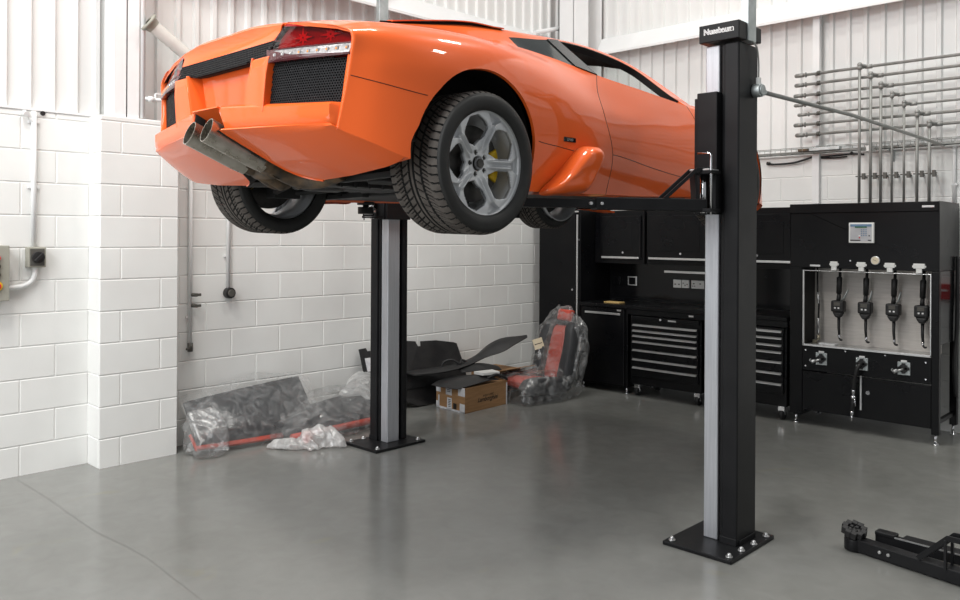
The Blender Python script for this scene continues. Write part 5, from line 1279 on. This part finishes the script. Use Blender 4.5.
o = film_bag('plastic_bag', [[(-5.86,2.84,.01),(-5.60,2.84,.01),(-5.56,2.98,.01),(-5.62,3.12,.01),(-5.60,2.86,.12),(-5.66,3.10,.22),(-5.80,2.86,.33),(-5.78,3.08,.36),(-5.90,2.86,.20)]], 'film', (-5.75,2.95,0), .02, .016, 5, 11)
tag(o, 'crumpled clear plastic bag end on the floor at the pier corner', 'plastic bag')
# --- second low wrapped bundle
t = thing('trim_panel', 'low dark and orange car trim lying in milky plastic by the far post', 'car panel', (-5.6,4.1,0))
mb = MB(); P = []
for k in range(11):
    y = 3.55+1.15*k/10; f = k/10
    P.append([Vector((-5.98,y,.12+.12*f)),Vector((-5.80,y,.14+.10*f)),Vector((-5.62,y,.10+.05*f)),Vector((-5.58,y,.06)),Vector((-5.62,y,.02))])
mb.grid(P); pn = obj('panel', mb, 'dark_fabric', t, solid=(.012,0))
mb = MB(); mb.tube([(-5.555,3.60,.045),(-5.545,3.9,.05),(-5.55,4.3,.055),(-5.56,4.68,.06)], .028, 10); mb.tube([(-5.38,3.62,.06),(-5.44,3.70,.05)], .03, 10); obj('orange_edge', mb, 'red_fabric', pn)
o = film_bag('plastic_bag', [[(-5.99,3.55,.02),(-5.45,3.42,.01),(-5.36,3.62,.01),(-5.36,3.9,.01),(-5.5,4.7,.01),(-6.0,4.75,.02),(-6.0,4.75,.36),(-5.75,4.75,.26),(-6.0,4.1,.30),(-5.7,3.8,.20),(-5.9,3.6,.14),(-5.5,3.55,.09),(-5.5,4.2,.14)]], 'film', (-5.7,4.1,0), .022, .022, 4.5, 5)
tag(o, 'clear plastic wrap over the low trim panel by the far post', 'plastic bag')
o = film_bag('plastic_bag', [[(-5.55,3.36,.005),(-5.36,3.42,.005),(-5.28,3.56,.005),(-5.5,3.56,.01),(-5.55,3.42,.07),(-5.40,3.52,.08)],[(-5.44,3.52,.005),(-5.22,3.56,.005),(-5.18,3.78,.005),(-5.36,3.80,.01),(-5.38,3.62,.17),(-5.33,3.74,.18)],[(-5.30,3.68,.005),(-5.09,3.80,.005),(-5.12,3.84,.005),(-5.34,3.84,.01),(-5.18,3.80,.10),(-5.32,3.80,.17)]], 'film_milky', (-5.3,3.6,0), .016, .022, 7, 2)
tag(o, 'crumpled milky white plastic film on the floor left of the far post', 'plastic bag')
o = drape('plastic_sheet', [[(-5.95,4.35,.24),(-5.78,4.42,.20),(-5.60,4.45,.10)],[(-6.02,4.6,.40),(-5.85,4.62,.30),(-5.68,4.6,.16)],[(-6.06,4.82,.40),(-5.90,4.82,.34),(-5.72,4.78,.20)]], 'film_milky', (-5.8,4.6,.1), .025, 6, 8)
tag(o, 'milky plastic flap standing up against the wall behind the far post', 'plastic sheet')
# --- black undertray leaning on the wall
t = thing('undertray', 'flat black notched car undertray leaning on the wall behind the far post', 'car panel', (-5.95,5.3,0))
def tr(y,z): return Vector((-6.085+.22*(1-z/.62)+.01*sin(y*5), y, z))
out = [(4.66,.26),(4.66,.585),(4.74,.59),(4.75,.56),(4.80,.56),(4.82,.605),(5.00,.61),(5.02,.575),(5.05,.575),(5.06,.615),(5.20,.618),(5.34,.60),(5.36,.55),(5.40,.55),(5.41,.595),(5.62,.585),(5.86,.545),(5.905,.53),(5.94,.30),(5.93,.02),(5.6,.012),(5.2,.012),(5.0,.10),(4.80,.15)]
mb = MB(); mb.prism([tr(y,z) for y,z in out], (.010,0,.004)); obj('sheet', mb, 'black_plastic', t)
mb = MB()
mb.prism([tr(y,z)+Vector((.012,0,.004)) for y,z in [(5.0,.18),(5.9,.16),(5.9,.20),(5.0,.23)]], (.012,0,.003)); mb.prism([tr(y,z)+Vector((.012,0,.004)) for y,z in [(4.85,.40),(5.0,.42),(5.0,.50),(4.85,.48)]], (.008,0,.003)); obj('rib', mb, 'black_plastic', t)
mb = MB(); mb.prism([tr(y,z)+Vector((.013,0,.004)) for y,z in [(4.70,.38),(4.76,.38),(4.765,.50),(4.70,.50)]], (.002,0,.001)); obj('tape_patch', mb, 'tape', t)
# --- cardboard box with trim parts on top
A = Vector((-5.345,5.325,0)); u = Vector((-.435,.045,0)); v = Vector((-.035,.62,0)); H = .235
t = thing('cardboard_box', 'brown printed cardboard box with white tape corners beside the undertray', 'box', (-5.56,5.65,0))
mb = MB(); w_ = .004
def wallq(a, b): mb.prism([a,b,b+Vector((0,0,H)),a+Vector((0,0,H))], (b-a).cross(Vector((0,0,1))).normalized()*w_*-1 if False else (b-a).cross(Vector((0,0,1))).normalized()*w_)
c0,c1,c2,c3 = A,A+u,A+u+v,A+v
for a,b in ((c0,c1),(c1,c2),(c2,c3),(c3,c0)): wallq(a,b)
mb.prism([c0+Vector((0,0,.003)),c1+Vector((0,0,.003)),c2+Vector((0,0,.003)),c3+Vector((0,0,.003))], (0,0,.006)); mb.prism([p+Vector((0,0,H-.02)) for p in (c0,c1,c2,c3)], (0,0,.005)); obj('carton', mb, 'card', t)
un = u.normalized(); vn = v.normalized(); nu_ = Vector((un.y,-un.x,0)); nu_ = nu_ if nu_.y < 0 else -nu_; nv_ = Vector((vn.y,-vn.x,0)); nv_ = nv_ if nv_.x > 0 else -nv_
def onf(face, s, z, d=.0012):   # point on the end face (u) or side face (v)
    return (A+un*s+nu_*d if face=='u' else A+vn*s+nv_*d)+Vector((0,0,z))
def patch(face, s0, s1, z0, z1, m_, n_, ink=False):
    mb = MB(); q = [onf(face,s0,z0,.0005),onf(face,s1,z0,.0005),onf(face,s1,z1,.0005),onf(face,s0,z1,.0005)]; mb.prism(q, (nu_ if face=='u' else nv_)*.0012); return obj(n_, mb, m_, t)
Lu, Lv = u.length, v.length
for s0,s1,z0,z1 in ((Lu-.07,Lu,.15,H),(Lu-.05,Lu,.0,.06),(Lu-.05,Lu-.03,.05,.12)): patch('u',s0,s1,z0,z1,'tape','corner_tape')
patch('u',0,.075,.0,.085,'tape','corner_tape'); patch('u',0,.10,.155,H,'tape','corner_tape'); patch('u',Lu*.45,Lu*.45+.09,.14,H,'tape','label'); patch('u',Lu*.45,Lu*.45+.07,.0,.115,'tape','label')
patch('u',0,Lu,.0,.016,'tape','edge_tape'); patch('v',Lv-.018,Lv,.0,H*.9,'tape','edge_tape')
for k in range(5): patch('u',Lu*.45+.012,Lu*.45+.05,.03+.016*k,.038+.016*k,'ink','label_bar') if False else None
mb = MB()
for k in range(5):
    q = [onf('u',Lu*.45+a,.03+.016*k+b,.0022) for a,b in ((.014,0),(.052,0),(.052,.007),(.014,.007))]; mb.prism(q, nu_*.0004)
for k in range(4):
    q = [onf('u',Lu*.45+a,.17+.015*k+b,.0022) for a,b in ((.02,0),(.07,0),(.07,.006),(.02,.006))]; mb.prism(q, nu_*.0004)
obj('label_print', mb, 'ink', t)
mb = MB(); mb.add([onf('u',Lu*.28+a,.02+b,.0022) for a,b in ((0,0),(.05,0),(.05,.055),(0,.055))], [(0,1,2,3)]); obj('print_block', mb, 'ink', t)
mb = MB(); ly = .105
put_text(mb, 'automobili', .036, onf('v',Lv*.53,.135,.0016), vn, (0,0,1), shear=.35); put_text(mb, 'Lamborghini', .062, onf('v',Lv*.52,.098,.0016), vn, (0,0,1), shear=.38, bold=.0008, spacing=.95)
obj('box_print', mb, 'ink', t, clean=False)
# parts heaped on the carton
def flat_part(name, label, P, m_='black_plastic', sol=.006, cat='car part', **kw):
    rows = [spline([Vector(p) for p in r], 4) for r in P]; cols = list(zip(*rows)); F = [spline(list(c), 4) for c in cols]
    mb = MB(); mb.grid(F); o = obj(name, mb, m_, loc=sum((p for r in F for p in r), Vector())/(len(F)*len(F[0])), solid=(sol,0), **kw); tag(o, label, cat); return o
flat_part('splash_shield', 'flat black plastic shield spread over the front of the cardboard box', [
 [(-5.70,5.23,.235),(-5.58,5.22,.235),(-5.40,5.28,.226)],[(-5.74,5.36,.255),(-5.55,5.40,.275),(-5.37,5.42,.245)],[(-5.72,5.55,.275),(-5.52,5.60,.295),(-5.37,5.64,.262)],[(-5.66,5.72,.275),(-5.50,5.78,.29),(-5.39,5.84,.25)]])
flat_part('trim_strip', 'long black blade-like trim standing out above the box towards the seat', [
 [(-5.98,5.12,.335),(-5.90,5.10,.335),(-5.80,5.12,.325)],[(-5.92,5.40,.345),(-5.80,5.42,.352),(-5.70,5.42,.335)],[(-5.86,5.72,.36),(-5.76,5.74,.385),(-5.70,5.74,.365)],[(-5.82,5.95,.425),(-5.75,5.96,.455),(-5.69,5.96,.42)],[(-5.80,6.13,.525),(-5.72,6.15,.54),(-5.61,6.16,.475)],[(-5.75,6.24,.575),(-5.68,6.26,.57),(-5.58,6.26,.525)],[(-5.62,6.48,.60),(-5.60,6.49,.605),(-5.585,6.48,.585)]], sol=.012)
flat_part('splash_shield', 'black ribbed plastic part at the back of the cardboard box', [
 [(-5.88,5.60,.30),(-5.76,5.62,.34),(-5.66,5.60,.31)],[(-5.84,5.85,.32),(-5.70,5.88,.37),(-5.58,5.86,.32)],[(-5.80,6.05,.29),(-5.66,6.08,.33),(-5.55,6.05,.30)]])
mb = MB(); mb.tube(smooth_path([(-5.86,5.50,.30),(-5.84,5.52,.40),(-5.80,5.60,.42),(-5.76,5.66,.38),(-5.78,5.72,.41),(-5.72,5.80,.36)]), .012, 8); mb.tube(smooth_path([(-5.42,5.70,.27),(-5.40,5.80,.30),(-5.38,5.90,.27),(-5.39,5.95,.24)]), .014, 8)
o = obj('hose', mb, 'black_plastic', loc=(-5.7,5.6,.3)); tag(o, 'looped black rubber hose lying among the parts on the box', 'hose')
mb = MB(); mb.prism([(-5.56,5.66,.302),(-5.44,5.66,.302),(-5.40,5.86,.296),(-5.52,5.88,.302)], (0,0,.028)); o = obj('white_carton', mb, 'white_plastic', loc=(-5.5,5.76,.30), bevel=.003); tag(o, 'small white carton among the black parts on the box', 'carton')
mb = MB(); 
for a in ((-5.98,6.05,0),): mb.box(a, (-5.62,6.42,.27))
mb.prism([(-5.62,6.02,.275),(-5.62,6.40,.275),(-5.44,6.44,.315),(-5.44,6.06,.315)], (0,0,.005)); mb.prism([(-5.98,6.05,.271),(-5.62,6.05,.271),(-5.63,6.02,.30),(-5.97,6.02,.30)], (0,.004,0))
o = obj('cardboard_box', mb, 'card', loc=(-5.8,6.2,0)); tag(o, 'open cardboard box with raised flap behind the printed box', 'box')
# --- racing seat in its bag
t = thing('car_seat', 'red and dark grey car seat standing in a clear bag', 'car seat', (-5.3,6.6,0))
def pad_slab(mb, path, half_w, thick, wdir, mi=0, edge=.8, n=9):
    """upholstered slab following path, width along wdir"""
    P = smooth_path(path, 4); W = Vector(wdir).normalized(); rows = []
    for k,p in enumerate(P):
        d = (P[min(k+1,len(P)-1)]-P[max(k-1,0)]).normalized(); nrm = d.cross(W).normalized(); f = k/(len(P)-1); hw = half_w(f) if callable(half_w) else half_w
        endk = min(1, 4.5*min(f,1-f)+.35)
        ring = []
        for q in range(2*n):
            an = 2*pi*q/(2*n); cx_, cy_ = cos(an), sin(an); ring.append(p+W*hw*math.copysign(abs(cx_)**.5,cx_)+nrm*thick*endk*math.copysign(abs(cy_)**.6,cy_))
        ring.append(ring[0]); rows.append(ring)
    mb.grid(rows, mi); o = len(mb.v); 
    mb.add(rows[0][:-1], [tuple(range(2*n))], mi); mb.add(rows[-1][:-1], [tuple(range(2*n))], mi)
Wd = Vector((.985,-.17,0))    # across the seat
Fd = Vector((-.17,-.985,0))   # the way the seat faces
b0 = Vector((-5.325,6.57,.16))
def sp(f, z): return b0+Fd*f+Vector((0,0,z))
mb = MB(); pad_slab(mb, [sp(-.02,.0),sp(-.07,.2),sp(-.12,.42),sp(-.17,.56)], lambda f: .138-.03*f, .055, Wd); pad_slab(mb, [sp(-.175,.60),sp(-.195,.68),sp(-.205,.72)], .095, .05, Wd); bk = obj('backrest', mb, 'red_fabric', t)
for sd in (1,-1):
    mb = MB(); pad_slab(mb, [sp(.0,-.02)+Wd*sd*.185,sp(-.05,.2)+Wd*sd*.205,sp(-.11,.42)+Wd*sd*.195,sp(-.17,.60)+Wd*sd*.14], lambda f: .085-.03*f, .085, Wd); obj('backrest_bolster', mb, 'dark_fabric', bk)
mb = MB(); pad_slab(mb, [sp(-.17,.555)+Wd*-.001,sp(-.182,.605)], .10, .05, Wd); obj('neck_band', mb, 'dark_fabric', bk)
mb = MB(); pad_slab(mb, [sp(-.10,-.02),sp(-.14,.2),sp(-.19,.44),sp(-.23,.68)], lambda f: .19-.09*f, .05, Wd); obj('seat_shell', mb, 'dark_fabric', t)
mb = MB(); pad_slab(mb, [sp(.0,-.03),sp(.18,-.01),sp(.38,.02),sp(.52,.02)], lambda f: .15, .06, Wd); cu = obj('seat_cushion', mb, 'red_fabric', t)
for sd in (1,-1):
    mb = MB(); pad_slab(mb, [sp(-.02,-.03)+Wd*sd*.20,sp(.2,-.0)+Wd*sd*.22,sp(.4,.01)+Wd*sd*.21,sp(.52,-.02)+Wd*sd*.18], .075, .085, Wd); obj('cushion_bolster', mb, 'dark_fabric', cu)
mb = MB(); mb.beam(sp(-.05,-.12)+Wd*.15, sp(.48,-.12)+Wd*.15, .04,.06); mb.beam(sp(-.05,-.12)-Wd*.15, sp(.48,-.12)-Wd*.15, .04,.06)
for f in (0,.42):
    for sd in (1,-1): mb.beam(sp(f,-.157)+Wd*sd*.15, sp(f,-.10)+Wd*sd*.15, .05,.05, up=(1,0,0))
obj('seat_runner', mb, 'inner', t)
def cloud(pts, r): return [Vector(p)+Vector((a,b,c))*r for p in pts for a,b,c in ((1,0,0),(-1,0,0),(0,1,0),(0,-1,0),(0,0,1),(0,0,-1))]
o = film_bag('plastic_bag', [
  cloud([sp(-.20,.70)+Wd*.06,sp(-.20,.72)-Wd*.12,sp(-.20,.56)+Wd*.24,sp(-.14,.5)-Wd*.31,sp(-.20,.32)+Wd*.27,sp(-.10,.2)-Wd*.33,sp(-.12,-.10)+Wd*.23,sp(-.1,-.12)-Wd*.22,sp(0,.1)+Wd*.22,sp(.02,.1)-Wd*.24,sp(-.28,.3)], .06),
  cloud([sp(.0,.08)+Wd*.26,sp(.0,.08)-Wd*.24,sp(.5,.06)+Wd*.22,sp(.5,.05)-Wd*.22,sp(.58,-.13)+Wd*.26,sp(.56,-.13)-Wd*.2,sp(0,-.13)+Wd*.25,sp(0,-.13)-Wd*.24,sp(.3,-.14)+Wd*.30], .045)], 'film', (-5.3,6.6,0), .026, .026, 4.6, 1)
tag(o, 'clear plastic bag covering the red car seat', 'plastic bag')
from mathutils.bvhtree import BVHTree
bag_tree = BVHTree.FromPolygons([v.co+o.location for v in o.data.vertices], [tuple(p.vertices) for p in o.data.polygons])
c = (bag_tree.ray_cast(sp(.9,.36)-Wd*.20, -Fd)[0] or sp(.12,.36)-Wd*.2)+Fd*.022+Vector((.012,-.015,0)); R_ = (Vector((.78,.63,0))*.94+Vector((0,0,.30))).normalized(); U_ = Vector((0,0,1)).cross(R_).cross(R_).normalized()*-1
U_ = (Vector((0,0,1))-R_*R_.z).normalized()
mb = MB(); mb.prism([c-R_*.052-U_*.055,c+R_*.052-U_*.055,c+R_*.052+U_*.055,c-R_*.052+U_*.055], Vector((.0018,-.0023,0))); o = obj('paper_label', mb, 'paper', loc=c); tag(o, 'cream paper label stuck on the plastic bag of the seat', 'label')
G_ = Vector((.0019,-.0024,0))
mb = MB(); mb.prism([c-R_*.04-U_*.004+G_,c+R_*.04-U_*.004+G_,c+R_*.04+U_*.004+G_,c-R_*.04+U_*.004+G_], G_*.3); obj('label_line', mb, 'ink', o)
# ------------------------------------------------------------------ light: daylight from the workshop door behind the camera, high-bay lamps above
w = bpy.data.worlds.new('daylight'); scene.world = w; w.use_nodes = True
bg = w.node_tree.nodes['Background']; bg.inputs['Color'].default_value = (.95,.98,1,1); bg.inputs['Strength'].default_value = .28
def area(name, loc, target, sx, sy, e, col=(1,.98,.95)):
    L = bpy.data.lights.new(name,'AREA'); L.shape = 'RECTANGLE'; L.size = sx; L.size_y = sy; L.energy = e; L.color = col
    o = bpy.data.objects.new(name, L); COL.objects.link(o); o.location = loc
    o.rotation_euler = (Vector(target)-Vector(loc)).to_track_quat('-Z','Y').to_euler(); return o
area('door_daylight', (-3.6,-2.4,5.4), (-4.8,2.8,1.2), 4.0, 2.0, 240, (.97,.985,1))
area('door_daylight', (-3.4,-2.6,2.1), (-5.4,2.4,1.5), 3.4, 2.6, 75, (.97,.985,1))
for x,y,e in ((-3.9,.4,125),(-3.4,3.6,78),(-2.6,.0,85),(-2.4,6.3,75),(1.6,6.4,60)):
    area('high_bay_lamp', (x,y,7.4), (x,y,0), .7, .7, e, (1,.985,.93))
# ------------------------------------------------------------------ camera
f = 815.274; yaw = .769804; roll = .0052006; cy = 234.699
cam = bpy.data.cameras.new('camera'); co = bpy.data.objects.new('camera', cam); COL.objects.link(co)
cam.sensor_fit = 'HORIZONTAL'; cam.sensor_width = 36; cam.lens = f/960*36; cam.shift_x = 0; cam.shift_y = (cy-300)/960
fw = Vector((-sin(yaw),cos(yaw),0)); r0 = Vector((cos(yaw),sin(yaw),0)); d0 = Vector((0,0,-1))
rt = r0*cos(roll)-d0*sin(roll); dn = r0*sin(roll)+d0*cos(roll)
Mx = Matrix((rt, -dn, -fw)).transposed().to_4x4(); Mx.translation = (0,0,1.66); co.matrix_world = Mx
cam.clip_start = .05; cam.clip_end = 100
scene.camera = co
vs = scene.view_settings; vs.view_transform = 'Standard'; vs.look = 'None'; vs.exposure = .3; vs.gamma = 1; vs.use_curve_mapping = False
scene.cycles.max_bounces = 8; scene.cycles.transparent_max_bounces = 24; scene.cycles.use_denoising = True
